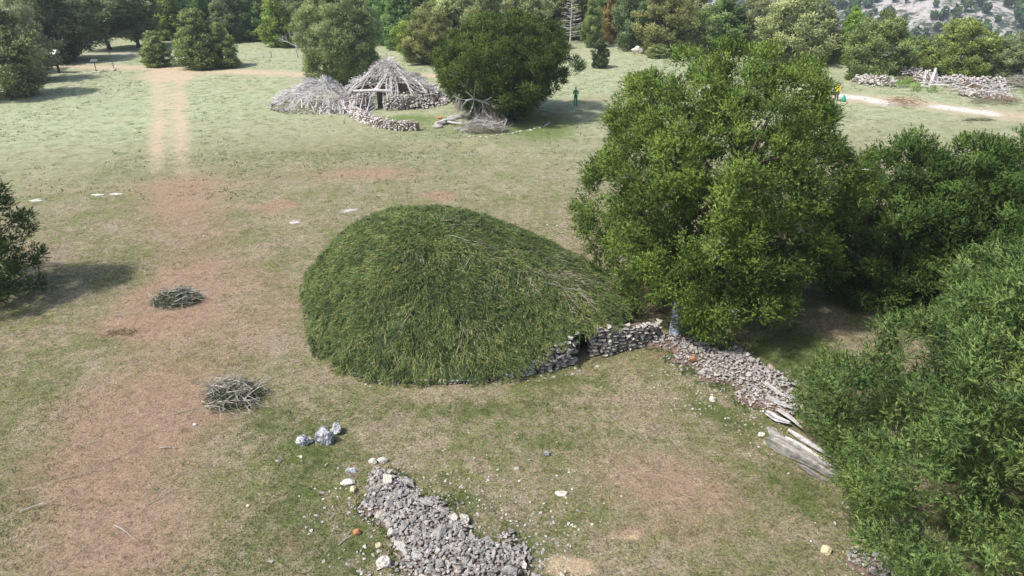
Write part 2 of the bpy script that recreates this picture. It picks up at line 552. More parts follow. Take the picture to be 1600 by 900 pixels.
# rocky mountain material
m, nt, b = newmat("mountain_rock", .95, .1)
M_mount = m
tc = N(nt, "ShaderNodeTexCoord")
pos = tc.outputs["Object"]
a1 = noise(nt, .012, 6, .6, pos, .5); a2 = noise(nt, .06, 6, .7, pos, .6); a3 = noise(nt, .25, 4, .7, pos)
rock = mix(nt, a2.outputs[0], (.30, .27, .26), (.62, .57, .53))
veg = mix(nt, a3.outputs[0], (.03, .05, .03), (.09, .12, .06))
f = math_(nt, 'ADD', math_(nt, 'MULTIPLY', a1.outputs[0], .3), math_(nt, 'MULTIPLY', a2.outputs[0], .42))
f = math_(nt, 'ADD', f, math_(nt, 'MULTIPLY', a3.outputs[0], .28))
sx = N(nt, "ShaderNodeSeparateXYZ"); nt.links.new(pos, sx.inputs[0])
hgt = math_(nt, 'MULTIPLY', math_(nt, 'ADD', sx.outputs[2], 62), .0022)
f = math_(nt, 'ADD', f, hgt)
c = mix(nt, ramp(nt, f, [(.54, 0), (.60, 1)]), veg, rock)
nt.links.new(c, b.inputs["Base Color"])
bump(nt, b, a2.outputs[0], 1, 3)


def sheet(name, sel, mat):
    q = quads[sel]
    used = np.unique(q)
    remap = np.zeros(len(Vg), np.int32); remap[used] = np.arange(len(used))
    me = soup(name, Vg[used], remap[q], None, True)
    for nm, (c1, c2, c3) in (("zone_a", (DU, WH, RE)), ("zone_b", (SA, GR, SUNLIT))):
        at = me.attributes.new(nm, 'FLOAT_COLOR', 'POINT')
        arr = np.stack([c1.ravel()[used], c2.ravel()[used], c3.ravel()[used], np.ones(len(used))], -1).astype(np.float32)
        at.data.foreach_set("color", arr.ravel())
    o = mobj(name, me, mat)
    o['kind'] = 'structure'
    return o


zq = (GZ[:-1, :-1]).reshape(-1)
is_mount = (fy > 470) | ((zq < -1.5) & (fy > 60))
is_road = (fc > .5) & (~is_mount)
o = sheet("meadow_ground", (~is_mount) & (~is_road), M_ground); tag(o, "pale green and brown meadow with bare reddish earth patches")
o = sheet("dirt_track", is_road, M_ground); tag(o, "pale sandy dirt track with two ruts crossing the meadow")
o = sheet("mountain", is_mount, M_mount); tag(o, "pale rocky mountainside dotted with dark trees")

# ------------------------------------------------------------------ foliage
def unit(v):
    return v / np.maximum(np.linalg.norm(v, axis=-1, keepdims=True), 1e-9)


def sprays(base, axis_, L, W, k, rng, tint, tipgain=.16, spread=.8, lr=.55):
    """feathery sprays of k small leaf triangles along an axis; returns verts, tint"""
    n = len(base)
    side = unit(np.cross(axis_, rng.normal(size=(n, 3))))
    L = np.broadcast_to(np.asarray(L, float), (n,)).reshape(n, 1)
    Vs = []; Ts = []
    for j in range(k):
        t = j / max(k - 1, 1)
        sg = 1 if j % 2 else -1
        p0 = base + axis_ * L * t * .8
        d = unit(axis_ * .85 + side * sg * spread * (1 - .6 * t) + rng.normal(size=(n, 3)) * .28)
        ln = L * lr * (1 - .35 * t)
        w = unit(np.cross(d, rng.normal(size=(n, 3)) * .7 + side)) * W * .5
        Vs.append(np.stack([p0 - w, p0 + w, p0 + d * ln], 1))
        tt = tint + (t - .5) * tipgain
        Ts.append(np.stack([tt - .05, tt - .05, tt + tipgain * .7], 1))
    V = np.stack(Vs, 1).reshape(-1, 3)
    T = np.clip(np.stack(Ts, 1).reshape(-1), 0, 1)
    return V, T


def crown_centres(n, prof, H, rad, rng, h0=.0, lumps=.22, fill=.25, squash=1.0):
    """clump centres on an uneven crown: prof(h) gives the relative radius at relative height h"""
    out = []
    ph = rng.random(6) * 6.28
    hs = np.linspace(0, 1, 60); w = np.array([prof(h) + .12 for h in hs]); cdf = np.cumsum(w) / w.sum()
    for i in range(n):
        h = float(np.interp((i + rng.random()) / n, cdf, hs))
        a = i * 2.39996 + rng.normal() * .25
        lump = 1 + lumps * (.5 * math.sin(3 * a + ph[0] + 4 * h) + .35 * math.sin(5 * a + ph[1] - 7 * h) + .3 * math.sin(2 * a + ph[2] + 9 * h))
        r = prof(h) * rad * lump
        r *= (rng.random() ** .5 * .8) if rng.random() < fill else rng.uniform(.84, 1.03)
        out.append((r * math.cos(a), r * math.sin(a) * squash, h0 + h * (H - h0)))
    return np.array(out)


def foliage(name, C, rc, m, L, W, k, rng, up=.35, spread=.8, lr=.55, tipgain=.16, droop=0, tvar=.16, fill=18, fsize=.0):
    n = len(C)
    rc = np.broadcast_to(np.asarray(rc, float), (n,))
    ctr = C.mean(0)
    out = unit((C - ctr) * np.array([1, 1, .7]))
    ct = np.clip(rng.normal(.5, tvar * .45, n) + (fbm(C[:, 0] * .7 + C[:, 2] * .9 + 40, C[:, 1] * .7 - C[:, 2] * .5 + 40, 5, 2) - .5) * tvar * 3.2, .1, .9)
    def block(m_, smin, smax, kk, LL, WW, sp, lrr):
        Cc = np.repeat(C, m_, 0); oo = np.repeat(out, m_, 0); rr = np.repeat(rc, m_)[:, None]
        N_ = len(Cc)
        d = unit(rng.normal(size=(N_, 3)) + oo * .5 + np.array([0, 0, .3]))
        s = smin + (smax - smin) * rng.random((N_, 1)) ** .7
        lob = 1 + .22 * np.sin(d[:, :1] * 7 + Cc[:, :1] * 3) * np.sin(d[:, 1:2] * 7 + Cc[:, 1:2] * 3)
        base = Cc + d * rr * s * lob * np.array([1, 1, .78])
        ax = unit(d + oo * .3 + np.array([0, 0, up]) + rng.normal(size=(N_, 3)) * .35)
        tint = np.repeat(ct, m_) + rng.normal(0, tvar * .55, N_)
        V, T = sprays(base, ax, LL * rng.uniform(.6, 1.25, N_), WW, kk, rng, tint, tipgain, sp, lrr)
        Nn = unit(d * .8 + oo * .25 + rng.normal(size=(N_, 3)) * .35)
        return V, T, np.repeat(Nn, kk, 0)
    V, T, NN = block(m, .45, 1.0, k, L, W, spread, lr)
    if fill:
        fs = fsize or float(rc.mean()) * .36
        V2, T2, N2 = block(int(fill * 1.4), .0, .6, 2, fs, fs * .55, .9, .85)
        V = np.vstack([V, V2]); T = np.concatenate([T, T2]); NN = np.vstack([NN, N2])
    V = V.reshape(-1, 3, 3)
    g = np.cross(V[:, 1] - V[:, 0], V[:, 2] - V[:, 0])
    fl = (g * NN).sum(1) < 0
    V[fl] = V[fl][:, [1, 0, 2]]
    g = unit(np.where(fl[:, None], -g, g))
    NN = unit(NN * .75 + g * .45)
    F = np.arange(len(V) * 3, dtype=np.int32).reshape(-1, 3)
    me = soup(name, V.reshape(-1, 3), F, T, True)
    me.normals_split_custom_set(np.repeat(NN, 3, 0).astype(np.float32))
    return me


def masses(C, R, k, rng, inner=.3):
    """each centre becomes a rounded mass of k smaller clumps on its outer side"""
    ctr = C.mean(0)
    out = unit((C - ctr) * np.array([1, 1, .8]))
    Cc = np.repeat(C, k, 0); oo = np.repeat(out, k, 0)
    d = unit(rng.normal(size=Cc.shape) + oo * .9 + np.array([0, 0, .45]))
    Rr = np.repeat(R * rng.uniform(.7, 1.2, len(C)), k)[:, None]
    P_ = Cc + d * Rr * np.array([1, 1, .72])
    deep = C * np.array([.72, .72, .9]) + rng.normal(size=C.shape) * .35
    deep2 = C * np.array([.42, .42, .88]) + rng.normal(size=C.shape) * .4
    return np.vstack([P_, deep[rng.random(len(C)) < inner * 3], deep2[rng.random(len(C)) < inner * 1.6]])


def limbs_mesh(name, H, C, rng, r0, trunk_top=.75, nlimb=24, lean=(0, 0), fork=1):
    mb = MB()
    rr = random.Random(int(rng.integers(1e9)))
    stems = []
    for f in range(fork):
        a = f * 2.4 + rr.random()
        ox, oy = (math.cos(a) * r0 * .7, math.sin(a) * r0 * .7) if fork > 1 else (0, 0)
        sp = .16 * H if fork > 1 else 0
        pts = []; rad = []
        for i in range(9):
            t = i / 8
            pts.append(Vector((ox + math.cos(a) * sp * t + lean[0] * t + .05 * H * math.sin(t * 5 + f) * .3, oy + math.sin(a) * sp * t + lean[1] * t, -.25 + t * H * trunk_top)))
            rad.append(r0 * (1.25 if i == 0 else 1) * (1 - .85 * t) / (1 if fork == 1 else 1.3))
        mb.tube(pts, rad, 7, .5, .25, rr)
        stems.append((pts, rad))
    idxs = rng.choice(len(C), min(nlimb, len(C)), replace=False)
    for i in idxs:
        c = Vector(C[i])
        pts, rad = rr.choice(stems)
        j = max(1, min(7, int((c.z / (H * trunk_top)) * 8 * .65)))
        p = pts[j]
        mid = p.lerp(c, .5) + Vector((0, 0, .06 * H * (rr.random() - .2)))
        r1 = min(rad[j] * .55, .03 * (c - p).length + .01)
        mb.tube([p, p.lerp(mid, .6), mid, mid.lerp(c, .6), c], [r1, r1 * .8, r1 * .6, r1 * .4, r1 * .15], 4, .5, .2, rr)
    return mb.mesh(name, True)


def prof_round(h):      # round, skirts the ground
    return max(0.0, math.sin(math.pi * min(1, (h * .86 + .14))) ** .55) * (1 - .15 * h)


def prof_cone(h):
    return (1 - h) ** .6 * (.8 + .2 * min(1, h * 6)) + .02


def prof_egg(h):
    return (math.sin(math.pi * (h * .9 + .1)) ** .7) * (1 - .35 * h)


def prof_umb(h):
    return (math.sin(math.pi * (.08 + .9 * h)) ** .6)


CROWNS = {}


def variant(key, prof, H, rad, seed, ncl, m, L, W, k, rc, h0=.3, lumps=.25, up=.35, trunk=.16, fork=1, lr=.6, nlimb=14):
    rng = np.random.default_rng(seed)
    C = crown_centres(ncl, prof, H, rad - rc * .6, rng, h0, lumps)
    C = masses(C[rng.permutation(len(C))[:int(len(C) * .55)]], rc * .7, 3, rng)
    rcs = rc * .72 * rng.uniform(.7, 1.25, len(C))
    me = foliage("crown", C, rcs, int(m * .9), L * .78, W * .88, 4, rng, up, .8, lr, .2, 0, .2, 16)
    tm = limbs_mesh("trunk", H, C, rng, trunk, .8, nlimb, (0, 0), fork)
    tm.materials.append(M_bark)
    CROWNS[key] = (me, tm, H, rad)


# reference size 8 m tall; each is reused with its own scale
variant('round_a', prof_round, 8, 3.6, 11, 150, 30, .45, .15, 5, .72)
variant('round_b', prof_round, 8, 3.6, 12, 140, 32, .45, .15, 5, .8)
variant('egg_a', prof_egg, 8, 2.8, 13, 120, 30, .42, .15, 5, .62)
variant('egg_b', prof_egg, 8, 2.8, 14, 120, 30, .42, .15, 5, .66, lumps=.35)
variant('cone_a', prof_cone, 8, 2.3, 15, 190, 20, .44, .14, 5, .46, h0=.7, up=.15, trunk=.15)
variant('cone_b', prof_cone, 8, 2.3, 16, 190, 20, .44, .14, 5, .46, h0=.5, up=.6)
variant('pine_a', prof_umb, 8, 2.7, 17, 100, 32, .5, .13, 5, .75, h0=2.0, up=.3, trunk=.2, lumps=.35)
variant('pine_b', prof_umb, 8, 2.7, 18, 95, 34, .5, .13, 5, .8, h0=1.6, up=.3, trunk=.2, lumps=.4)


def tree(px, base, top, w, key, col, label, name="juniper_tree", group=None, mat=None, cat="tree", zoff=0):
    p = P(px, base)
    z = gz(p.x, p.y)
    t = PY(px, top, p.y)
    H = t.z - z
    depth = (p - Vector((0, 0, CAM_H))).dot(Vector((0, CP, -SP)))
    W = w * depth / FPX
    me, tm, H0, r0 = CROWNS[key]
    e = empty(name, (p.x, p.y, z), label, cat, group, random.random() * 6.28)
    e.scale = (W / 2 / r0, W / 2 / r0, H / H0)
    a = bpy.data.objects.new("trunk", tm); link(a, e)
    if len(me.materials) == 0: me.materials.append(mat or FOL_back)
    c_ = bpy.data.objects.new("crown", me); link(c_, e)
    if mat is not None:
        c_.material_slots[0].link = 'OBJECT'; c_.material_slots[0].material = mat
    c_.color = (*col, 1)
    return e


OL = (1.0, .95, .9); GY_ = (1.15, 1.1, 1.25); DK = (.5, .53, .5); MD = (.72, .78, .75); BR = (1.05, 1.2, .7); BG_ = (.75, 1.0, .75); RD = (1.25, .88, .8); PL = (1.3, 1.25, 1.2)
TREES = [
    (14, 152, -5, 120, 'egg_a', OL, "olive grey juniper at the left frame edge, in front of the information board"),
    (44, 128, 5, 84, 'round_b', GY_, "bushy grey green juniper sheltering the information board"),
    (-24, 118, -30, 96, 'round_a', MD, "mid green juniper behind the clump at the far left"),
    (98, 96, -34, 112, 'round_a', DK, "very dark dense juniper behind the information board"),
    (172, 78, -22, 92, 'pine_a', (.85, .9, .95), "greyish pine with a dark trunk casting shade over stony ground"),
    (217, 74, -26, 80, 'pine_b', MD, "pine with a straight dark trunk left of the small shrub"),
    (268, 62, -8, 52, 'cone_a', BR, "slim light green pine behind the small shrub by the track"),
    (312, 58, -30, 66, 'pine_a', BG_, "green pine rising behind the double peaked juniper"),
    (362, 66, -22, 58, 'egg_b', MD, "dusky pine behind the right side of the double peaked juniper"),
    (393, 64, -16, 52, 'cone_b', BG_, "green conical pine second to the left of the bare tree"),
    (436, 73, -10, 56, 'cone_a', (.95, 1.12, .55), "bright yellow green pine just left of the bare grey tree"),
    (470, 62, -30, 60, 'egg_a', MD, "dark pine behind the bare grey tree"),
    (602, 70, -28, 60, 'egg_b', BG_, "green juniper behind the large grey green juniper of the ruins"),
    (626, 76, -14, 58, 'cone_a', BG_, "green pine behind the gap over the ruined stick hut"),
    (641, 96, 34, 42, 'pine_b', (1.05, 1.2, .6), "small yellow green pine on a thin trunk beside the open gap"),
    (672, 100, 14, 78, 'round_b', (1.05, .95, .75), "olive brown juniper between the gap and the dark leaning juniper"),
    (712, 92, -20, 80, 'egg_a', PL, "pale grey green juniper behind the left side of the dark leaning juniper"),
    (770, 80, -26, 90, 'round_a', OL, "olive juniper behind the top of the dark leaning juniper"),
    (828, 76, -26, 70, 'egg_b', PL, "pale juniper above the right shoulder of the dark leaning juniper"),
    (860, 62, -22, 52, 'cone_a', (.5, .65, .5), "dark tiered pine beside the log benches"),
    (924, 74, -2, 36, 'egg_a', (.85, .95, .7), "slender green juniper right behind the small dark bush"),
    (952, 68, -4, 34, 'egg_b', (1.25, .9, .7), "dying juniper with rusty red foliage at the edge of the wood"),
    (992, 78, -24, 72, 'round_a', (.62, .75, .7), "dark grey green juniper behind the white boulder"),
    (1040, 84, -14, 98, 'round_b', (.95, .86, .68), "broad olive juniper with reddish tinge right of the white boulder"),
    (1080, 60, -30, 60, 'egg_a', PL, "pale tree behind the broad olive juniper"),
    (1128, 82, -6, 82, 'egg_b', (.8, .98, .68), "bushy green juniper above the top of the great juniper"),
    (1180, 80, -2, 70, 'round_a', OL, "olive juniper between the great juniper's top and the pale round tree"),
    (1238, 98, -8, 118, 'round_a', PL, "broad pale grey green tree at the right end of the wood"),
    (1285, 98, 20, 46, 'egg_a', OL, "narrow juniper tucked between the pale round tree and the bright pine"),
    (1322, 100, 16, 44, 'cone_a', (.9, 1.2, .5), "bright green narrow pine on the right with the mountain behind"),
    (1364, 121, 27, 98, 'round_b', (.9, .98, .72), "round green juniper behind the left part of the stone ruin"),
    (1424, 112, 58, 62, 'round_a', (.75, .9, .75), "low juniper between the two round junipers of the stone ruin"),
    (1489, 122, 34, 104, 'round_a', (1.0, 1.05, .62), "round yellow green juniper behind the leaning posts of the ruin"),
    (1578, 128, 58, 96, 'round_b', (.95, .98, .98), "grey green juniper at the right end of the stone ruin"),
    (1532, 100, 62, 60, 'egg_b', (.8, .95, .85), "hazy green juniper behind the gap at the right of the ruin"),
]
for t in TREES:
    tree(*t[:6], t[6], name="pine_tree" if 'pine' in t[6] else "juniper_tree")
tree(247, 104, 49, 46, 'cone_b', (1.0, 1.05, .8), "small conical juniper bush standing by the dirt track", "juniper_bush", cat="shrub")
tree(313, 107, 14, 66, 'cone_b', (.92, 1.0, .75), "double peaked juniper beside the track, taller left half", "juniper_tree")
tree(350, 105, 36, 52, 'cone_b', (.92, 1.0, .75), "lower right half of the double peaked juniper by the track", "juniper_tree")
tree(936, 106, 62, 31, 'egg_a', (.38, .46, .36), "small dark upright bush alone on the open meadow", "juniper_bush", cat="shrub", mat=FOL_back)
tree(104, 98, 84, 18, 'round_a', (.9, 1.15, .6), "tiny bright green bush beside the information board", "juniper_bush", cat="shrub")
tree(1327, 125, 114, 15, 'round_a', (.8, .9, .55), "tiny round bush left of the long stone ruin", "juniper_bush", cat="shrub")
tree(1026, 90, 68, 36, 'round_a', (1.3, 1.35, 1.1), "pale small shrub right of the white boulder", "juniper_bush", cat="shrub")
# the rows further back in the wood
rb = random.Random(5)
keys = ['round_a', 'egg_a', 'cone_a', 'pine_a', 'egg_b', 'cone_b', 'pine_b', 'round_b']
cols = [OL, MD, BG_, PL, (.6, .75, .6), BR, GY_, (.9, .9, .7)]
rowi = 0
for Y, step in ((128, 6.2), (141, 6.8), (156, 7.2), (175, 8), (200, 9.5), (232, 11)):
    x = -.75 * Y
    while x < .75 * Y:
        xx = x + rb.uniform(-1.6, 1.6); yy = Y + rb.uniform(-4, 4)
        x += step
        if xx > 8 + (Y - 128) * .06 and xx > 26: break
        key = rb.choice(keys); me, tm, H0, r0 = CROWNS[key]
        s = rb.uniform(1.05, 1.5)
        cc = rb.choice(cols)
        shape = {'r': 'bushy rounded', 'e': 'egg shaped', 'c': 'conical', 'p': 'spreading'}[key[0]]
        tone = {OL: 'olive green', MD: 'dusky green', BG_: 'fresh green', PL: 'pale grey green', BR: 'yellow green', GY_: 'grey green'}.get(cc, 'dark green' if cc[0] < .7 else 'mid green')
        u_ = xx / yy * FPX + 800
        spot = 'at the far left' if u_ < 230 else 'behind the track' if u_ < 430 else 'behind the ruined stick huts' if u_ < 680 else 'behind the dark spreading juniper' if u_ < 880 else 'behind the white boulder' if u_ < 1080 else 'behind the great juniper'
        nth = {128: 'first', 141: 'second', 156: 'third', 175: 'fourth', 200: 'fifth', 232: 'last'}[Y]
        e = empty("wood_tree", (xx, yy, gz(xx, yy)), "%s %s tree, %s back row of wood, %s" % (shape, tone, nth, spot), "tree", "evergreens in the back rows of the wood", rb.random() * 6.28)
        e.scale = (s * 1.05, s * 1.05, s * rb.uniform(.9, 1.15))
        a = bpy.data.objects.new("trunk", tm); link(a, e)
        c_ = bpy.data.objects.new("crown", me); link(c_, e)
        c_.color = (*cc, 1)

# mountain trees
rng = np.random.default_rng(99)
n = 13000
mx = rng.uniform(-200, 900, n); my = rng.uniform(330, 1250, n)
dens = fbm(mx * .012, my * .012, 55, 4) + (1 - sst(620, 1000, my)) * .5
keep = dens > rng.uniform(.3, .85, n)
mx = mx[keep]; my = my[keep]; mz = terrain(mx, my)
n = len(mx)
s = rng.uniform(2.2, 4.6, n)
base = np.repeat(np.stack([mx, my, mz + s * .9], -1), 9, 0)
d = unit(rng.normal(size=(n * 9, 3)))
sr = np.repeat(s, 9)[:, None]
c0 = base + d * sr * .55
w1 = unit(np.cross(d, rng.normal(size=d.shape))) * sr * .8
w2 = unit(np.cross(d, w1)) * sr * .8
V = np.stack([c0 + w1, c0 - w1 * .5 + w2 * .8, c0 - w1 * .5 - w2 * .8], 1).reshape(-1, 3)
T = np.repeat(rng.uniform(0, .75, n * 9), 3)
o = mobj("distant_trees", soup("distant_trees", V, np.arange(len(V)).reshape(-1, 3), T), FOL_dark)
o.color = (1.0, 1.1, 1.1, 1)
tag(o, "dark trees scattered over the far mountainside", "trees", kind='stuff')

# ------------------------------------------------------------------ the three big trees on the right and the ones at the left edge
def big_tree(name, label, x, y, H, rad, prof, seed, ncl, m, L, W, k, rc, mat, h0, trunk, fork, lean=(0, 0), lumps=.22, lr=.55, inner=.25,
             twigs=60, up=.35, squash=1.0, rot=0, color=(1, 1, 1), centres=None, tipgain=.16, group=None, nlimb=40, mass=None):
    rng = np.random.default_rng(seed)
    C = crown_centres(ncl, prof, H - (mass[0] * .6 if mass else 0), rad - rc * .6 - (mass[0] * .8 if mass else 0), rng, h0, lumps, inner, squash)
    C[:, 0] += lean[0] * (C[:, 2] / H); C[:, 1] += lean[1] * (C[:, 2] / H)
    if mass: C = masses(C, mass[0], mass[1], rng)
    C[:, 2] = np.maximum(C[:, 2], .35)
    if centres is not None: C = np.vstack([C, centres])
    rcs = rc * rng.uniform(.65, 1.3, len(C))
    e = empty(name, (x, y, gz(x, y)), label, "tree", group, rot)
    tm = limbs_mesh("trunk", H, C, rng, trunk, .72, nlimb, lean, fork)
    mobj("trunk", tm, M_bark, e)
    o = mobj("crown", foliage("crown", C, rcs, m, L, W, k, rng, up, .8, lr, tipgain), mat, e)
    o.color = (*color, 1)
    if twigs:
        mb = MB(); rr = random.Random(seed)
        cm = C.mean(0)
        for i in range(twigs):
            c = Vector(C[rng.integers(len(C))])
            outv = (c - Vector(cm)); outv.z *= .5; outv.normalize()
            p = c + outv * rc * .3
            for q in range(5):
                d = (outv + Vector((rr.uniform(-.7, .7), rr.uniform(-.7, .7), rr.uniform(-.2, .8)))).normalized()
                l = rr.uniform(.4, .95) * rc * .95
                mid = p + d * l * .5 + Vector((rr.uniform(-.1, .1), rr.uniform(-.1, .1), .05)) * l
                en = p + d * l
                mb.tube([p, mid, en], [.013, .009, .003], 3, rr.random(), 0, rr)
                mb.tube([mid, mid + (d + Vector((rr.uniform(-.8, .8), rr.uniform(-.8, .8), rr.uniform(-.3, .5)))) * l * .3], [.009, .003], 3, rr.random(), 0, rr)
        mb.build("dead_twigs", M_grey_wood, e, kind='stuff')
    return e


def prof_main(h):       # widest below the middle, blunt top, skirt lifted off the ground
    return float(np.interp(h, [0, .08, .2, .35, .5, .65, .8, .9, .97, 1], [.6, .84, .96, 1.0, 1.0, .95, .82, .66, .46, .25]))


pm = P(1098, 478)
big_tree("juniper_tree", "great olive green juniper standing beside the thatched hut", pm.x, pm.y, 11.1, 5.8, prof_main, 101,
         185, 46, .23, .050, 5, .52, FOL_main, .9, .42, 3, (0, .3), .09, twigs=90, rot=0, mass=(.8, 5), centres=np.array([list(PY(a, b_, pm.y - .3) - pm) for a, b_ in [(1283, 140), (1290, 150), (1276, 152), (1262, 122), (1250, 108), (1298, 178), (1285, 200), (1084, 480)]]))

pn = P(1672, 850)
big_tree("juniper_tree", "nearest fresh green juniper filling the lower right corner", pn.x, pn.y, 10.3, 7.6,
         lambda h: float(np.interp(h, [0, .08, .18, .28, .42, .6, .8, 1], [.78, .94, 1.0, .93, .74, .56, .36, .1])), 102,
         200, 46, .29, .032, 6, .5, FOL_near, .3, .3, 3, (.3, .4), .2, twigs=14, rot=0, centres=np.array([list(P(a, b_, z_) - pn) for a, b_, z_ in [(1262, 590, 1.6), (1256, 625, 1.3), (1268, 650, 1.1), (1288, 600, 1.8), (1300, 560, 2.2), (1282, 660, 1.3), (1300, 640, 1.6), (1310, 600, 2.0), (1325, 570, 2.4), (1275, 620, 1.5), (1320, 690, 1.2), (1330, 640, 1.7)]]), up=.6, nlimb=8, mass=(.75, 5))

for q, (px, py, H, rad, lab) in enumerate([
        (1368, 462, 7.3, 3.5, "dark juniper just right of the great juniper, its foot in deep shade"),
        (1466, 470, 7.6, 3.4, "middle dark juniper of the row behind the nearest tree"),
        (1560, 450, 7.2, 3.6, "dark juniper of the row behind the nearest tree, at the right frame edge"),
        (1668, 440, 7.6, 3.8, "dark juniper cut by the right frame edge")]):
    p = P(px, py)
    big_tree("juniper_tree", lab, p.x, p.y, H, rad,
             lambda h: float(np.interp(h, [0, .12, .35, .6, .8, 1], [.72, .95, 1.0, .84, .6, .12])), 110 + q,
             90, 38, .25, .056, 5, .46, FOL_dark, .3, .2, 3, (0, 0), .3, twigs=24, rot=q * 1.3, up=.6, color=(1.4, 1.45, 1.15), mass=(.6, 4))

pl = P(-46, 470)
big_tree("juniper_tree", "dark conical juniper cut by the left frame edge, standing on shaded ground", pl.x, pl.y, 8.9, 3.2,
         lambda h: float(np.interp(h, [0, .1, .3, .6, .85, 1], [.8, 1, .98, .72, .4, .08])), 120,
         130, 74, .25, .048, 6, .56, FOL_dark, .3, .2, 2, (0, 0), .3, twigs=12, up=.6, color=(1.05, 1.15, .9))

# the tall grey green juniper behind the ruined huts, and the dark leaning one
p = P(537, 128)
big_tree("juniper_tree", "large grey green juniper right behind the ruined stick huts", p.x, p.y, 11.3, 5.0, prof_round, 130,
         140, 34, .32, .085, 4, .52, FOL_back, .5, .25, 2, (0, 0), .25, twigs=0, color=(.95, 1.0, .9), tipgain=.2, lr=.6, mass=(.8, 5))


def prof_lean(h):
    return float(np.interp(h, [0, .1, .25, .45, .65, .8, .92, 1], [.42, .6, .86, 1.0, .97, .85, .62, .3]))


p = P(772, 186)
big_tree("juniper_tree", "dark spreading juniper with a bare broken limb, right of the ruined stick huts", p.x + .6, p.y + 1.2, 8.9, 6.3, prof_lean, 131,
         150, 33, .3, .08, 4, .56, FOL_dark, .9, .4, 3, (.6, .6), .2, twigs=0, color=(1.25, 1.2, .85), tipgain=.2, lr=.6, mass=(.9, 6))
# bare grey tree by the track
p = P(465, 90)
e = empty("bare_tree", (p.x, p.y, gz(p.x, p.y)), "small bare silvery tree without leaves at the edge of the wood", "tree")
mb = MB(); rr = random.Random(3)


def branchy(mb, p, d, l, r, depth, rr, tint=.7):
    q = p + d * l * .5 + Vector((rr.uniform(-.1, .1), rr.uniform(-.1, .1), 0)) * l
    en = p + d * l
    mb.tube([p, q, en], [r, r * .8, r * .55], 4, tint, .1, rr)
    if depth > 0:
        for i in range(rr.choice((2, 3, 3))):
            nd = (d + Vector((rr.uniform(-1, 1), rr.uniform(-1, 1), rr.uniform(-.3, .5))) * .8).normalized()
            branchy(mb, q.lerp(en, rr.random()), nd, l * rr.uniform(.55, .8), r * .55, depth - 1, rr, tint)


branchy(mb, Vector((0, 0, -.1)), Vector((0, 0, 1)), 1.6, .14, 0, rr)
mb.build("trunk", M_grey_wood, e)
mb = MB()
for i in range(7):
    branchy(mb, Vector((0, 0, 1.0 + i * .12)), Vector((rr.uniform(-1, 1), rr.uniform(-1, 1), rr.uniform(.3, 1.2))).normalized(), 1.25, .07, 3, rr)
mb.build("branches", M_grey_wood, e)
p = P(891, 68)
e = empty("bare_tree", (p.x, p.y, gz(p.x, p.y)), "pale dead conifer with bare tiered branches beside the log benches", "tree")
mb = MB(); mb.tube([(0, 0, -.2), (0, 0, 3), (.1, 0, 7.5)], [.16, .11, .03], 6, .6); mb.build("trunk", M_grey_wood, e)
mb = MB()
for i in range(46):
    z = 1 + i * .135; a = i * 2.4; l = 2.0 * (1 - z / 9)
    branchy(mb, Vector((0, 0, z)), Vector((math.cos(a), math.sin(a), .12)).normalized(), l, .035, 1, rr)
mb.build("branches", M_grey_wood, e)

# ------------------------------------------------------------------ stones
def hull_rock(seed, n=13, sx=1, sy=.8, sz=.62, name="stone"):
    rr = random.Random(seed)
    bm = bmesh.new()
    for i in range(n):
        v = Vector((rr.gauss(0, 1), rr.gauss(0, 1), rr.gauss(0, 1))).normalized() * rr.uniform(.82, 1)
        bm.verts.new((v.x * sx * .5, v.y * sy * .5, v.z * sz * .5))
    r = bmesh.ops.convex_hull(bm, input=bm.verts)
    bmesh.ops.delete(bm, geom=[g for g in r['geom_interior'] if isinstance(g, bmesh.types.BMVert)], context='VERTS')
    bmesh.ops.dissolve_limit(bm, angle_limit=R(14), verts=bm.verts, edges=bm.edges)
    bmesh.ops.triangulate(bm, faces=bm.faces)
    me = bpy.data.meshes.new(name)
    bm.to_mesh(me); bm.free()
    return me


def lumpy_rock(seed, size, name, mat, rough=.28, sub=3):
    bm = bmesh.new()
    bmesh.ops.create_icosphere(bm, subdivisions=sub, radius=.5)
    rr = random.Random(seed); o = Vector((rr.random() * 50, rr.random() * 50, 0))
    from mathutils import noise as mn
    for v in bm.verts:
        n = v.co.normalized()
        k = 1 + rough * .9 * mn.noise(n * 1.2 + o) + rough * .5 * mn.noise(n * 3.3 + o) - rough * .5 * abs(mn.noise(n * 6 + o)) - rough * .3 * abs(mn.noise(n * 13 + o))
        v.co = Vector((n.x * size[0], n.y * size[1], n.z * size[2])) * .5 * k
    me = bpy.data.meshes.new(name)
    bm.to_mesh(me); bm.free()
    at = me.attributes.new("tint", 'FLOAT', 'POINT')
    at.data.foreach_set("value", np.full(len(me.vertices), rr.random(), np.float32))
    me.materials.append(mat)
    return me


ROCKS = [hull_rock(s, random.Random(s).choice((10, 12, 14)), 1, random.Random(s + 5).uniform(.6, .95), random.Random(s + 9).uniform(.4, .7)) for s in range(14)]
ROCK_VT = []
for me in ROCKS:
    v = np.array([x.co[:] for x in me.vertices]); f = np.array([p.vertices[:] for p in me.polygons])
    ROCK_VT.append((v, f))


def rock_meshes(mat, tints=(.05, .3, .5, .7, .95)):
    """shared meshes of one material, several tints each"""
    out = []
    for i, (v, f) in enumerate(ROCK_VT):
        me = soup("stone", v, f, np.full(len(v), tints[i % len(tints)]))
        me.materials.append(mat)
        out.append(me)
    return out


ST_RUB = rock_meshes(M_stone, (.1, .3, .45, .6, .2, .4, .9))
ST_WALL = rock_meshes(M_wall, (.2, .45, .5, .75, .95))
ST_PALE = rock_meshes(M_pale)


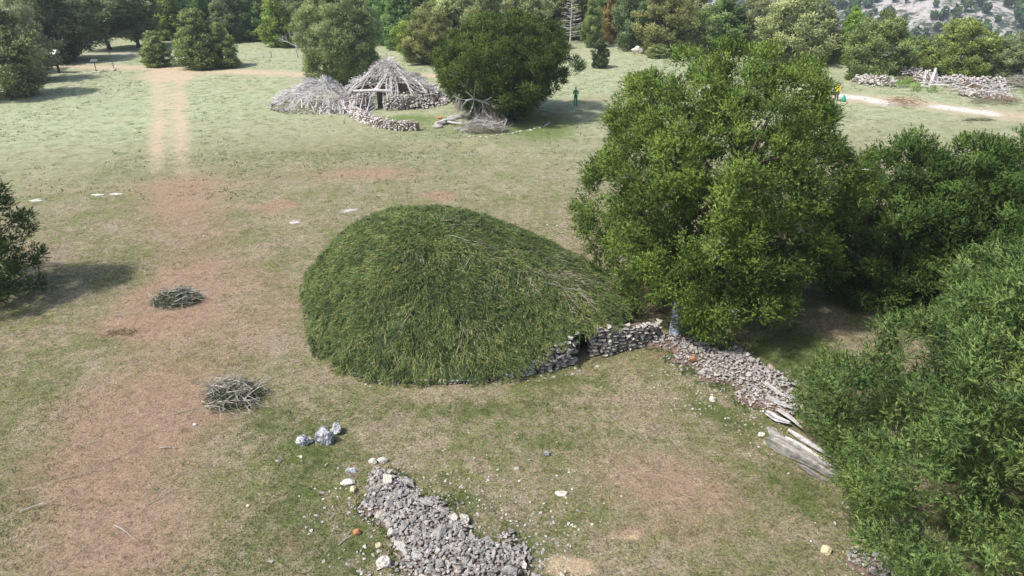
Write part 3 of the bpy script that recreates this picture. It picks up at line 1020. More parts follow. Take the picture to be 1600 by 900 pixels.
def put_stone(me, loc, size, rot, parent=None, name="stone"):
    o = bpy.data.objects.new(name, me)
    if parent is not None: loc = Vector(loc) - parent.location
    o.location = loc
    o.rotation_euler = rot
    o.scale = size
    link(o, parent)
    return o


def stone_stuff(name, items, mat, parent=None, scale=1):
    """many small stones joined: items = (x,y,z,size,tint)"""
    Vs = []; Fs = []; Ts = []; off = 0
    rr = random.Random(len(items))
    pl = parent.location if parent is not None else Vector((0, 0, 0))
    for (x, y, z, s, t) in items:
        v, f = ROCK_VT[rr.randrange(len(ROCK_VT))]
        M = np.array(Matrix.Rotation(rr.random() * 6.28, 3, 'Z') @ Matrix.Rotation(rr.uniform(-.5, .5), 3, 'X') @ Matrix.Rotation(rr.uniform(-.5, .5), 3, 'Y'))
        Vs.append((v * s) @ M.T + np.array([x - pl.x, y - pl.y, z - pl.z])); Fs.append(f + off); Ts.append(np.full(len(v), t)); off += len(v)
    me = soup(name, np.vstack(Vs), np.vstack(Fs), np.concatenate(Ts))
    o = mobj(name, me, mat, parent)
    o['kind'] = 'stuff'
    return o


def rubble(label, inside, bbox, n, hfun, smin, smax, seed, mat_meshes, mat, small_n, name="rubble_heap", core=True, sizefun=None, extra=None, dens=lambda x: 1):
    """heap of loose stones: inside(x,y) in 0..1 gives how thick the heap is there"""
    rr = random.Random(seed)
    cx = (bbox[0] + bbox[1]) / 2; cy = (bbox[2] + bbox[3]) / 2
    e = empty(name, (cx, cy, gz(cx, cy)), label, "stone heap")
    cand = []
    tries = 0
    while len(cand) < n and tries < n * 60:
        tries += 1
        x = rr.uniform(bbox[0], bbox[1]); y = rr.uniform(bbox[2], bbox[3])
        k = inside(x, y)
        if k < .08 or rr.random() > k * 1.25 * dens(x): continue
        s = smin + (smax - smin) * rr.random() ** 3.2
        if any((x - a[0]) ** 2 + (y - a[1]) ** 2 < (.36 * (s + a[3])) ** 2 for a in cand): continue
        cand.append((x, y, hfun(k), s))
    cand.sort(key=lambda a: -a[3])
    for (x, y, h, s) in cand[:300]:
        put_stone(rr.choice(mat_meshes), (x, y, gz(x, y) + h + s * .12), (s, s * rr.uniform(.85, 1.1), s * rr.uniform(.8, 1.1)),
                  (rr.uniform(-.5, .5), rr.uniform(-.5, .5), rr.random() * 6.28), e)
    items = [(x, y, gz(x, y) + h + s * .1, s, rr.random()) for (x, y, h, s) in cand[300:]]
    t = 0
    while t < small_n:
        x = rr.uniform(bbox[0], bbox[1]); y = rr.uniform(bbox[2], bbox[3])
        k = inside(x, y)
        if k < .0001 or rr.random() > (k * 1.6 + .05) * dens(x): continue
        t += 1
        s = rr.uniform(.06, smin * 1.1)
        if k < .45:
            x += rr.gauss(0, .22); y += rr.gauss(0, .22); k = inside(x, y)
        items.append((x, y, gz(x, y) + hfun(k) * .96 + s * .05, s, rr.random() ** 1.3))
    stone_stuff("small_stones", items, mat, e)
    if core:   # the earth and packed stone body under the loose stones
        gx = np.linspace(bbox[0], bbox[1], 50); gy = np.linspace(bbox[2], bbox[3], 50)
        A, B = np.meshgrid(gx, gy)
        K = np.array([[inside(a, b_) for a, b_ in zip(ra, rb_)] for ra, rb_ in zip(A, B)])
        Hh = np.array([[hfun(k) for k in r] for r in K])
        Z = terrain(A, B) + Hh * .88 - .03 - .3 * (K < .2)
        i = (np.arange(49)[:, None] * 50 + np.arange(49)[None, :])
        q = np.stack([i, i + 1, i + 51, i + 50], -1).reshape(-1, 4)
        V = np.stack([A - e.location.x, B - e.location.y, Z - e.location.z], -1).reshape(-1, 3)
        kk = K.ravel()
        q = q[(kk[q].max(1) > .05)]
        mobj("earth_core", soup("earth_core", V, q, np.full(len(V), .1), True), M_core, e)
    return e


m_, nt, b = newmat("stony_dark_earth", .95, .1)
M_core = m_
tc = N(nt, "ShaderNodeTexCoord")
n1 = noise(nt, 6, 6, .7, tc.outputs["Object"], .3)
nt.links.new(ramp(nt, n1.outputs[0], [(.3, (.08, .058, .045)), (.55, (.19, .14, .11)), (.7, (.30, .24, .19))]), b.inputs["Base Color"])
bump(nt, b, n1.outputs[0], 1, .08)


def ribbon_inside(pts, ws, seed, noise_amt=.5):
    """pts in photo pixels on the ground, half widths in metres"""
    G = [P(a, b_).xy for a, b_ in pts]
    def f(x, y):
        best = 0
        for i in range(len(G) - 1):
            a, b_ = G[i], G[i + 1]
            ab = b_ - a
            t = max(0, min(1, ((x - a.x) * ab.x + (y - a.y) * ab.y) / ab.length_squared))
            d = math.hypot(x - a.x - ab.x * t, y - a.y - ab.y * t)
            w = ws[i] * (1 - t) + ws[i + 1] * t
            w *= 1 + noise_amt * (.6 * float(vnoise(x * 1.1, y * 1.1, seed)) + .4 * float(vnoise(x * 3.1, y * 3.1, seed)) - .5)
            best = max(best, 1 - (d / w) ** 2)
        return max(0, best)
    return f, G


# heap of the fallen wall, bottom middle
fi, G = ribbon_inside([(590, 752), (625, 800), (668, 850), (722, 905), (800, 960), (860, 1010)], [.5, 1.0, 1.35, 1.7, 1.95, 2.1], 4, 1.3)
e_rub = rubble("long heap of loose grey limestone at the bottom middle", fi, (-5.2, 3.6, 12.2, 18.9), 520, lambda k: .36 * max(0, k - .12) ** .8, .16, .55, 21, ST_RUB + ST_RUB + ST_PALE[:3], M_stone, 3400)
# heap spilling from the hut wall to the right, under the great juniper
fi2, G2 = ribbon_inside([(1010, 532), (1070, 545), (1130, 572), (1185, 605), (1225, 640)], [.85, 1.2, 1.5, 1.3, .7], 5, 1.1)
rubble("brown and grey heap of fallen wall stones under the great juniper", fi2, (4.2, 11.5, 19.2, 27.6), 300, lambda k: .34 * max(0, k - .1) ** .8, .14, .44, 22, ST_RUB + ST_WALL, M_wall, 1700, dens=lambda x: .3 + .7 * float(sst(4.8, 8.6, x)))
# end of a heap in the lower right corner
fi3, G3 = ribbon_inside([(1345, 880), (1400, 905), (1460, 940)], [.5, .7, .9], 6, .4)
rubble("small dark stone heap under the nearest juniper's left edge", fi3, (7.0, 10.2, 12.6, 15.4), 70, lambda k: .25 * k ** .6, .14, .34, 23, ST_RUB, M_stone, 160)


def single(px, py, size, label, mat, seed, cat="stone", name="stone", rz=0, group=None, rough=.28, sink=.25, tilt=0):
    p = P(px, py)
    me = lumpy_rock(seed, size, name, mat, rough, 4 if rough > .4 else 3)
    o = mobj(name, me, None)
    o.location = (p.x, p.y, gz(p.x, p.y) + size[2] * (.5 - sink))
    o.rotation_euler = (tilt, 0, rz)
    tag(o, label, cat, group)
    return o


single(475, 694, (.5, .42, .46), "left of the three pitted grey boulders on the grass", M_karst, 1, "boulder", "boulder", rough=.405)
single(508, 692, (.62, .46, .72), "largest and middle of the three pitted grey boulders", M_karst, 12, "boulder", "boulder", rough=.405, tilt=-.2)
single(526, 676, (.4, .36, .48), "right and smallest of the three pitted grey boulders", M_karst, 35, "boulder", "boulder", rough=.405)
single(558, 835, (.24, .16, .26), "bright orange stone left of the loose grey heap", M_orange, 4)
single(1081, 571, (.24, .18, .22), "orange red stone on the brown heap under the great juniper", M_orange, 5, sink=-.8)
single(1290, 862, (.3, .26, .3), "rounded yellow stone in the shade left of the nearest juniper", M_yellow, 6)
single(1190, 680, (.26, .2, .2), "white stone beside the thick end of the split log", M_pale, 7)
single(1113, 625, (.28, .22, .22), "pale stone at the grassy foot of the brown heap", M_pale, 8)
single(877, 772, (.42, .24, .12), "flat pale stone alone on the brown grass", M_pale, 9)
single(854, 712, (.22, .18, .2), "small grey white stone on the green patch", M_karst, 10)
single(544, 757, (.46, .26, .2), "long pale slab at the left tip of the grey heap", M_pale, 11)
single(552, 768, (.2, .3, .2), "pinkish upright stone below the long pale slab", M_yellow, 12)
single(583, 725, (.28, .2, .26), "left of two rosy stones above the tip of the grey heap", M_pale, 13)
single(598, 723, (.34, .2, .22), "right of two rosy stones above the tip of the grey heap", M_pale, 14)
single(550, 737, (.42, .2, .14), "low flat grey stone above the left tip of the grey heap", M_karst, 15)
single(600, 882, (.4, .34, .34), "pale block at the lower left flank of the grey heap", M_pale, 16)
single(592, 854, (.2, .16, .16), "greenish yellow stone left of the grey heap", M_yellow, 17)
single(388, 793, (.12, .1, .1), "small buff stone alone left of the orange one", M_yellow, 18)
single(305, 664, (.16, .12, .12), "small white stone below the lower brush pile", M_pale, 19)
single(1218, 598, (.5, .36, .3), "grey block at the right end of the brown heap", M_karst, 20)
single(997, 84, (2.0, 1.2, 1.3), "white boulder at the edge of the wood right of the dark bush", M_pale, 24, "boulder", "boulder", rough=.4)
single(460, 348, (.6, .3, .1), "flat white stone by a small patch of red earth", M_pale, 25)
single(56, 314, (.9, .3, .1), "flat pale slab near the dark conical juniper", M_pale, 26)
single(152, 305, (.9, .3, .12), "left of two long white slabs in the meadow", M_pale, 27)
single(182, 304, (.9, .3, .12), "right of two long white slabs in the meadow", M_pale, 28)

# scattered small stones
rr = random.Random(50)
items = []


def scatter(px, py, w, h, n, smin, smax):
    for i in range(int(n * .95)):
        a = px + rr.gauss(0, w / 2.6); b_ = py + rr.gauss(0, h / 2.6)
        if b_ < 60: continue
        p = P(a, b_); s = rr.uniform(smin, smax) * rr.uniform(.7, 1)
        items.append((p.x, p.y, gz(p.x, p.y) + s * .1, s, rr.random()))


for a in [(760, 830, 240, 150, 330, .07, .16), (850, 850, 110, 110, 90, .08, .17), (700, 765, 120, 60, 60, .07, .14), (540, 790, 120, 140, 90, .07, .2), (580, 880, 60, 50, 26, .1, .22), (1110, 618, 170, 60, 150, .06, .15),
          (1150, 650, 130, 50, 60, .06, .13), (1060, 590, 90, 50, 60, .06, .14), (1200, 690, 60, 60, 20, .08, .15), (1320, 850, 90, 110, 24, .07, .18), (640, 598, 180, 8, 60, .07, .16),
          (585, 595, 50, 8, 16, .12, .22), (830, 585, 110, 12, 26, .08, .18), (900, 570, 60, 16, 18, .08, .2), (800, 730, 600, 260, 120, .04, .09), (260, 700, 420, 330, 110, .04, .1),
          (300, 400, 500, 120, 90, .05, .13), (700, 400, 500, 200, 60, .05, .14), (870, 357, 90, 14, 50, .06, .2), (300, 372, 60, 16, 14, .1, .3), (200, 250, 420, 150, 60, .08, .2),
          (250, 480, 150, 110, 50, .05, .13), (560, 330, 60, 10, 20, .08, .2), (1000, 400, 100, 200, 14, .08, .2), (1450, 165, 330, 30, 80, .1, .35), (200, 80, 260, 22, 160, .15, .4),
          (430, 85, 160, 20, 60, .12, .3), (880, 165, 200, 60, 30, .08, .2)]:
    scatter(*a)
o = stone_stuff("scattered_stones", items, M_scatter); tag(o, "small pale stones strewn over the meadow", "stones")

# ------------------------------------------------------------------ the thatched hut
EAVE_PX = [(476, 440, .55), (480, 490, .35), (498, 545, .28), (545, 583, .22), (620, 594, .2), (700, 596, .2), (765, 592, .22), (800, 577, .38), (845, 551, .88), (886, 524, 1.32),
           (930, 512, 1.35), (974, 503, 1.25), (966, 452, 1.1), (905, 404, 1.0), (810, 374, .9), (700, 362, .9), (600, 366, .8), (522, 392, .65)]
EV = [P(a, b_, z) for a, b_, z in EAVE_PX]
APX = PY(658, 362, 28.3)
HC = Vector((P(720, 480).x, 28.6, 0))
angs = np.array([math.atan2(v.y - APX.y, v.x - APX.x) for v in EV])
order = np.argsort(angs); angs = angs[order]
EVa = np.array([[v.x, v.y, v.z] for v in EV])[order]
angs3 = np.concatenate([angs - 2 * math.pi, angs, angs + 2 * math.pi]); EV3 = np.vstack([EVa, EVa, EVa])


def eave(th):
    th = (np.asarray(th) + math.pi) % (2 * math.pi) - math.pi
    w = [-.12, -.06, 0, .06, .12]
    return sum(np.stack([np.interp(th + d, angs3, EV3[:, i]) for i in range(3)], -1) for d in w) / 5


APZ = APX.z + .12


def dome(th, t):
    th = np.asarray(th, float); t = np.asarray(t, float)
    E = eave(th)
    ca, sa = np.cos(th), np.sin(th)
    x = APX.x + (E[..., 0] - APX.x) * t
    y = APX.y + (E[..., 1] - APX.y) * t
    # rounded on the left and in front, nearly straight towards the door on the right
    p = 2.35 - .9 * np.clip(np.cos(th + .1), 0, 1) ** 1.5
    z = E[..., 2] + (APZ - E[..., 2]) * (1 - t ** p)
    return np.stack([x, y, z], -1)


hut_c = Vector((APX.x + .6, APX.y, 0)); hut_c.z = gz(hut_c.x, hut_c.y)
hut = empty("thatched_hut", hut_c, "large round hut with a dome of green cut boughs on low stone walls", "hut")
hl = np.array(hut_c)
# solid roof body under the boughs
nt_, na = 26, 96
TH, T = np.meshgrid(np.linspace(-math.pi, math.pi, na, endpoint=False), np.linspace(0.0, 1.0, nt_))
S = dome(TH, T)
S[..., 2] += (fbm(S[..., 0] * 1.3 + 9, S[..., 1] * 1.3, 61, 4) - .5) * .35 * (T > 0.02)
S[..., 2] -= .1
i = (np.arange(nt_ - 1)[:, None] * na + np.arange(na)[None, :]); j = (np.arange(nt_ - 1)[:, None] * na + (np.arange(na)[None, :] + 1) % na)
q = np.stack([i, j, j + na, i + na], -1).reshape(-1, 4)
V = S.reshape(-1, 3) - hl
mobj("roof_body", soup("roof_body", V, q, np.clip(fbm(V[:, 0] * 2, V[:, 1] * 2, 5) * .4, 0, 1), True), FOL_thatch, hut)
# boughs combed down the slope
rng = np.random.default_rng(77)


def surf_samples(n, tmin=.0, tmax=1.0):
    th = rng.uniform(-math.pi, math.pi, n * 3)
    E = eave(th); rad = np.hypot(E[:, 0] - APX.x, E[:, 1] - APX.y)
    th = th[rng.random(n * 3) < (rad / rad.max()) ** 2][:n]
    n = len(th)
    t = np.sqrt(rng.uniform(tmin ** 2, tmax ** 2, n))
    p0 = dome(th, t)
    dn = unit(dome(th, t + .03) - p0)
    sd = unit(dome(th + .02, np.maximum(t, .05)) - dome(th, np.maximum(t, .05)))
    nr = unit(np.cross(sd, dn)); nr = np.where(nr[:, 2:3] < 0, -nr, nr)
    return th, t, p0, dn, sd, nr


def combed(n, L, W, k, lift, spreadang, seed, lr, spread, tintfun):
    th, t, p0, dn, sd, nr = surf_samples(n)
    yaw = (fbm(p0[:, 0] * .8, p0[:, 1] * .8, seed, 3) - .5) * 3.4 - .2 + rng.normal(0, spreadang, len(th))
    yaw = yaw + (1 - sst(.1, .3, t)) * rng.uniform(-2.5, 2.5, len(th))
    bank = .45 * fbm(p0[:, 0] * 1.1 + 5, p0[:, 1] * 1.1, seed + 3, 3) + .55 * fbm(p0[:, 0] * 3.4 + 5, p0[:, 1] * 3.4, seed + 4, 2)
    ax = unit(dn * np.cos(yaw)[:, None] + sd * np.sin(yaw)[:, None] + nr * (lift + rng.normal(0, .12, len(th)))[:, None])
    base = p0 + nr * (.02 + (bank - .42) * .55)[:, None] - dn * .1
    tint = tintfun(p0, th, t, bank)
    Lr = L * rng.uniform(.55, 1.3, len(th)) * (1 - .45 * sst(.9, 1, t))
    return sprays(base, ax, Lr, W, k, rng, tint, .1, spread, lr)


def tint_green(p0, th, t, bank):
    a = fbm(p0[:, 0] * .8, p0[:, 1] * .8, 66, 4)
    b_ = fbm(p0[:, 0] * 2.6, p0[:, 1] * 2.6, 67, 3)
    return np.clip(.42 + (a - .5) * .8 + (b_ - .5) * .75 + rng.normal(0, .13, len(th)) + .1 * (t > .85), 0, .84)


def boughs(nb, seed):
    th, t, p0, dn, sd, nr = surf_samples(nb)
    n = len(th); kk = 22
    yaw = (fbm(p0[:, 0] * .5, p0[:, 1] * .5, seed, 2) - .5) * 2.6 - .15 + rng.normal(0, .45, n) + (1 - sst(.1, .3, t)) * rng.uniform(-2.5, 2.5, n)
    ax = dn * np.cos(yaw)[:, None] + sd * np.sin(yaw)[:, None]; sx_ = np.cross(nr, ax)
    L = rng.uniform(.6, 1.15, n) * (1 - .5 * sst(.88, 1, t)); Wd = rng.uniform(.14, .3, n); up_ = rng.uniform(.07, .3, n); tb = rng.normal(.45, .17, n)
    R_ = lambda a: np.repeat(a, kk, 0)
    u = rng.random(n * kk); v = rng.uniform(-1, 1, n * kk)
    base = R_(p0) + R_(ax) * (u * R_(L))[:, None] + R_(sx_) * (v * R_(Wd) * (.25 + u))[:, None] + R_(nr) * (R_(up_) * (1 - v * v * .8) * (1 - .7 * u) + .03)[:, None]
    a2 = unit(R_(ax) + R_(sx_) * (v * .7)[:, None] + R_(nr) * rng.normal(.05, .16, (n * kk, 1)))
    return sprays(base, a2, rng.uniform(.12, .3, n * kk), .03, 5, rng, np.clip(R_(tb) + .18 * (u - .5) + rng.normal(0, .08, n * kk), 0, .85), .12, .7, .6)


V0, T0 = boughs(1500, 71)
V1, T1 = combed(19000, .28, .028, 6, .26, .5, 71, .6, .7, tint_green)
V2, T2 = combed(4500, .38, .022, 3, .16, .5, 71, .8, .3, tint_green)
Vv = np.vstack([V0, V1, V2]) - hl; Tt = np.concatenate([T0, T1, T2])
o = mobj("thatch_boughs", soup("thatch_boughs", Vv, np.arange(len(Vv)).reshape(-1, 3), Tt), FOL_thatch, hut, 'stuff')
# drier greyish and brown boughs in patches
Vd = []; Td = []
for (px, py, w, h, n, hue) in [(850, 440, 130, 60, 1500, .97), (700, 352, 50, 22, 260, .95), (680, 395, 150, 30, 500, .92), (740, 510, 60, 60, 350, .93), (600, 455, 70, 60, 300, .91), (800, 420, 110, 50, 500, .95),
                               (640, 540, 130, 40, 300, .9), (905, 452, 60, 40, 300, .96), (590, 500, 120, 60, 280, .87), (520, 440, 40, 60, 200, .87), (900, 490, 60, 30, 260, .85), (660, 570, 200, 30, 400, .86), (560, 400, 80, 60, 200, .92)]:
    th, t, p0, dn, sd, nr = surf_samples(6000)
    # keep the ones whose place in the photo falls in the patch
    rel = p0 - np.array([0, 0, CAM_H])
    dpt = rel[:, 1] * CP - rel[:, 2] * SP; upv = rel[:, 1] * SP + rel[:, 2] * CP
    sxp = 800 + FPX * rel[:, 0] / dpt; syp = 450 - FPX * upv / dpt
    kk = np.exp(-((sxp - px) / (w * .6)) ** 2 - ((syp - py) / (h * .6)) ** 2)
    sel = (rng.random(len(th)) < kk) & (nr[:, 1] < .35)
    idq = np.nonzero(sel)[0][:n // 4]
    if len(idq) == 0: continue
    yaw = rng.normal(-.1, .35, len(idq))
    ax = unit(dn[idq] * np.cos(yaw)[:, None] + sd[idq] * np.sin(yaw)[:, None] + nr[idq] * .1)
    V_, T_ = sprays(p0[idq] + nr[idq] * .14, ax, .5 * rng.uniform(.5, 1.2, len(idq)), .018, 3, rng, np.full(len(idq), hue) + rng.normal(0, .03, len(idq)), .03, .2, .8)
    Vd.append(V_); Td.append(T_)
Vd = np.vstack(Vd) - hl
mobj("dry_boughs", soup("dry_boughs", Vd, np.arange(len(Vd)).reshape(-1, 3), np.concatenate(Td)), FOL_thatch, hut, 'stuff')
# bare sticks that lie on top and can be told apart
rr = random.Random(9)
for (px, py) in [(838, 428), (850, 436), (862, 446), (845, 450), (880, 462), (830, 440), (905, 466), (812, 432), (735, 412), (778, 470), (884, 478), (700, 375), (640, 500)]:
    d = ray(px, py)
    # march to the dome
    best = None
    for s in range(300, 700):
        q_ = Vector((0, 0, CAM_H)) + d * (s * .06)
        th = math.atan2(q_.y - APX.y, q_.x - APX.x)
        E = eave(th); tt = math.hypot(q_.x - APX.x, q_.y - APX.y) / math.hypot(E[0] - APX.x, E[1] - APX.y)
        if tt < 1 and dome(th, tt)[2] >= q_.z:
            best = (th, tt); break
    if best is None: continue
    th, tt = best
    yaw = rr.uniform(-.5, .3)
    pts = []
    for k in range(5):
        pp = dome(th + yaw * .09 * k / max(tt, .3), tt + .035 * k) + np.array([0, 0, .22 + .03 * math.sin(k * 2)])
        pts.append(pp - hl)
    mb = MB(); mb.tube(pts, [.012, .011, .009, .007, .003], 4, rr.random(), .2, rr)
    mb.tube([pts[2], Vector(pts[2]) + Vector((rr.uniform(-.3, .3), -.3, .05))], [.009, .003], 3, .7)
    mb.build("bare_stick", M_twig, hut)

# stone walls of the hut
def wall_run(parent, pts, h0, h1, thick, size, meshes, rr, limit, stones, name="stone", front_only=True, ragged=.1):
    """courses of stones along a line of ground points; returns the ones past the limit"""
    L = 0; segs = []
    for a, b_ in zip(pts[:-1], pts[1:]):
        segs.append((L, a, b_)); L += (b_ - a).length
    z = 0; course = 0; rest = []
    while z < max(h0, h1):
        hh = size * rr.uniform(.5, .72)
        s = rr.uniform(0, size * .5)
        while s < L:
            w = size * rr.uniform(.7, 1.6)
            f = s / L
            if z < h0 * (1 - f) + h1 * f + rr.uniform(-ragged, ragged):
                for (l0, a, b_) in segs[::-1]:
                    if s >= l0: break
                dd = (b_ - a).normalized(); p = a + dd * (s - l0)
                nrm = Vector((dd.y, -dd.x, 0))
                off = nrm * rr.uniform(-.03, .05)
                item = ((p.x + off.x, p.y + off.y, gz(p.x, p.y) + z + hh * .45), (w * 1.12, thick, hh * 1.75), (rr.uniform(-.12, .12), rr.uniform(-.14, .14), math.atan2(dd.y, dd.x) + rr.uniform(-.15, .15)))
                if stones[0] < limit:
                    put_stone(rr.choice(meshes), item[0], item[1], item[2], parent, name); stones[0] += 1
                else:
                    rest.append(item)
            s += w * .86
        z += hh * .93; course += 1
    return rest


def core_run(mb, pts, h0, h1, thick, parent):
    L = sum((b_ - a).length for a, b_ in zip(pts[:-1], pts[1:])); s = 0
    pl = parent.location
    for a, b_ in zip(pts[:-1], pts[1:]):
        l = (b_ - a).length; f = (s + l / 2) / L; h = (h0 * (1 - f) + h1 * f)
        c = (a + b_) / 2
        mb.box((c.x - pl.x, c.y - pl.y, gz(c.x, c.y) + h / 2 - .1 - pl.z), (l + .05, thick, h), math.atan2(b_.y - a.y, b_.x - a.x), .1)
        s += l


rr = random.Random(31)
cnt = [0]
gp = lambda l: [Vector((P(a, b_).x, P(a, b_).y, 0)) for a, b_ in l]
left_wall = gp([(790, 592), (808, 588), (842, 580), (872, 574), (894, 569)])
right_wall = gp([(921, 556), (945, 556), (972, 549), (1000, 543), (1030, 532)])
hw = empty("hut_wall", (0, 0, 0), "x", "x")
bpy.data.objects.remove(hw)
wl = bpy.data.objects.new("stone_wall", None); wl.location = (0, 0, 0); link(wl, hut); wl.location = (0, 0, 0)


class _Off:
    """stones of the hut's wall hang under the part 'stone_wall' (at the hut's own origin)"""
    location = hut_c


def hut_stones(items, meshes):
    for loc, size, rot in items:
        o = bpy.data.objects.new("stone", rr.choice(meshes)); o.location = Vector(loc) - hut_c; o.scale = size; o.rotation_euler = rot
        link(o, wl)


its = wall_run(None, left_wall, .1, 1.3, .5, .26, ST_WALL, rr, 0, [0])
# the end face of the left wall at the doorway
for k in range(7):
    p = P(898, 566); its.append(((p.x, p.y + .05 + .25 * (k % 2), gz(p.x, p.y) + .12 + k * .2), (.34, .5, .3), (0, rr.uniform(-.1, .1), rr.uniform(-.2, .2))))
its += wall_run(None, right_wall, 1.32, .9, .5, .27, ST_WALL, rr, 0, [0])
hut_stones(its, ST_WALL)
# low stretch showing under the boughs in front
fr = gp([(548, 584), (570, 591), (600, 596), (650, 599), (700, 600), (740, 598), (770, 595)])
its = wall_run(None, fr, .16, .2, .4, .18, ST_RUB, rr, 0, [0])
hut_stones(its, ST_RUB)
# plain earth-and-stone core that carries the roof all the way round
mb = MB()
for a in np.linspace(-math.pi, math.pi, 60, endpoint=False):
    E = eave(a); E2 = eave(a + 2 * math.pi / 60)
    c = (E + E2) / 2
    dv = np.array([c[0] - APX.x, c[1] - APX.y]); dv = dv / np.linalg.norm(dv)
    q_ = c[:2] - dv * .75
    # leave the doorway open
    pd = P(907, 560)
    if math.hypot(q_[0] - pd.x, q_[1] - pd.y) < .95: continue
    h = c[2] + .15
    mb.box((q_[0] - hut_c.x, q_[1] - hut_c.y, gz(q_[0], q_[1]) + h / 2 - .1 - hut_c.z), (math.hypot(*(E2 - E)[:2]) + .06, .4, h), math.atan2(E2[1] - E[1], E2[0] - E[0]), .1)
core_run(mb, [p + Vector((-.12, .22, 0)) for p in left_wall], .1, 1.4, .2, type("o", (), {"location": hut_c}))
core_run(mb, [p + Vector((0, .22, 0)) for p in right_wall], 1.4, .8, .22, type("o", (), {"location": hut_c}))
mb.build("wall_core", M_core, hut)
# door posts and lintel in the dark opening
p1 = P(903, 562) - hut_c; p2 = P(920, 558) - hut_c
mb = MB(); mb.tube([(p1.x, p1.y + .25, 0), (p1.x + .02, p1.y + .28, 1.45)], [.07, .06], 6, .2); mb.build("door_post", M_bark, hut)
mb = MB(); mb.tube([(p2.x, p2.y + .25, 0), (p2.x - .03, p2.y + .28, 1.45)], [.07, .06], 6, .2); mb.build("door_post", M_bark, hut)
mb = MB(); mb.tube([(p1.x - .35, p1.y + .2, 1.47), (p2.x + .35, p2.y + .3, 1.5)], [.1, .09], 6, .3); mb.build("lintel", M_bark, hut)

# ------------------------------------------------------------------ brush piles and sticks
def stick(mb, p, d, l, r, rr, bend=.3, forks=2, tint=None, nseg=4, sides=3):
    tint = rr.random() if tint is None else tint
    pts = [Vector(p)]; dd = Vector(d).normalized()
    bv = Vector((rr.uniform(-1, 1), rr.uniform(-1, 1), rr.uniform(-.4, .4))) * bend
    for i in range(nseg):
        dd = (dd + bv / nseg + Vector((rr.uniform(-.1, .1), rr.uniform(-.1, .1), rr.uniform(-.08, .08)))).normalized()
        pts.append(pts[-1] + dd * l / nseg)
    mb.tube(pts, [r * (1 - .8 * i / nseg) for i in range(nseg + 1)], sides, tint, .1, rr)
    for f in range(forks):
        j = rr.randrange(1, nseg)
        e_ = (dd + Vector((rr.uniform(-1, 1), rr.uniform(-1, 1), rr.uniform(-.3, .5)))).normalized()
        mb.tube([pts[j], pts[j] + e_ * l * .2, pts[j] + (e_ + bv * .3) * l * .38], [r * .5, r * .35, r * .12], 3, tint, 0, rr)


def brush_pile(px, py, rx, ry, h, label, seed, nbig, nsmall, mat, matb, green=0, lmin=.5, lmax=1.1, rbig=.018, name="brush_pile", cat="brush pile", fol=None):
    rr = random.Random(seed)
    p = P(px, py)
    e = empty(name, (p.x, p.y, gz(p.x, p.y)), label, cat)
    def pt():
        while True:
            a, b_ = rr.uniform(-1, 1), rr.uniform(-1, 1)
            if a * a + b_ * b_ < 1: break
        k = (1 - a * a - b_ * b_) ** .5
        return Vector((a * rx, b_ * ry, h * k * rr.uniform(.4, 1) + .02)), a, b_
    mb = MB()
    for i in range(nsmall):
        q_, a, b_ = pt()
        an = rr.random() * 6.28
        l = rr.uniform(lmin, lmax) * .8
        d = Vector((math.cos(an), math.sin(an), rr.uniform(-.15, .25)))
        stick(mb, q_ - d * l * .5, d, l, rbig * .5, rr, 1.3, 2)
    mb.build("twigs", mat, e, kind='stuff')
    for i in range(nbig):
        q_, a, b_ = pt(); q_.z = h * max(0.1, (1 - a * a - b_ * b_)) ** .5 * rr.uniform(.85, 1.15)
        an = rr.random() * 6.28; l = rr.uniform(lmin, lmax)
        d = Vector((math.cos(an), math.sin(an), rr.uniform(-.1, .15)))
        s_ = q_ - d * l * .5; s_.z = max(s_.z, .03)
        mb = MB(); stick(mb, s_, d, l, rbig * rr.uniform(.7, 1.2), rr, 1.3, 3, .6 + .4 * rr.random(), 5)
        mb.build("branch", matb, e)
    if green:
        rg = np.random.default_rng(seed)
        a = rg.normal(size=(green, 3)); a[:, 2] = np.abs(a[:, 2]); a = unit(a) * rg.uniform(.5, 1, (green, 1)) * np.array([rx, ry, h])
        ax = unit(rg.normal(size=(green, 3)) * np.array([1, 1, .3]))
        V, T = sprays(a, ax, .22, .02, 5, rg, rg.uniform(.1, .6, green))
        mobj("needles", soup("needles", V, np.arange(len(V)).reshape(-1, 3), T), fol or FOL_dark, e, 'stuff')
    return e


brush_pile(366, 622, 1.05, .9, .6, "lower rounded pile of cut greenish brown branches in the left foreground", 61, 60, 230, M_brush, M_twig, 1500, .6, 1.3)
brush_pile(277, 472, 1.1, .85, .5, "upper dark pile of cut branches on red bare earth", 62, 40, 220, M_brush, M_twig, 2200, .5, 1.1)
brush_pile(190, 520, .8, .3, .08, "thin trail of rusty brown twigs on the red earth", 63, 6, 22, M_redtwig, M_redtwig, 60, .3, .8, .012, "twig_litter", "twigs", FOL_dark)
brush_pile(1410, 164, 1.9, .9, .8, "reddish brown heap of dead twigs between the two white patches", 64, 14, 45, M_redtwig, M_redtwig, 0, .9, 2.0, .035)
brush_pile(1556, 162, 2.4, 1.0, .6, "low brown brush heap in front of the stone ruin's right end", 65, 20, 140, M_brush, M_redtwig, 0, .9, 2.0, .035)
brush_pile(1590, 138, 3.0, 1.6, 1.3, "grey brown brush mass at the right end of the stone ruin", 66, 24, 220, M_twig, M_twig, 0, 1.0, 2.4, .035)
brush_pile(755, 205, 2.1, 1.0, .95, "pale fluffy heap of dead branches in front of the dark spreading juniper", 67, 40, 420, M_twig, M_grey_wood, 0, .8, 1.8, .03)
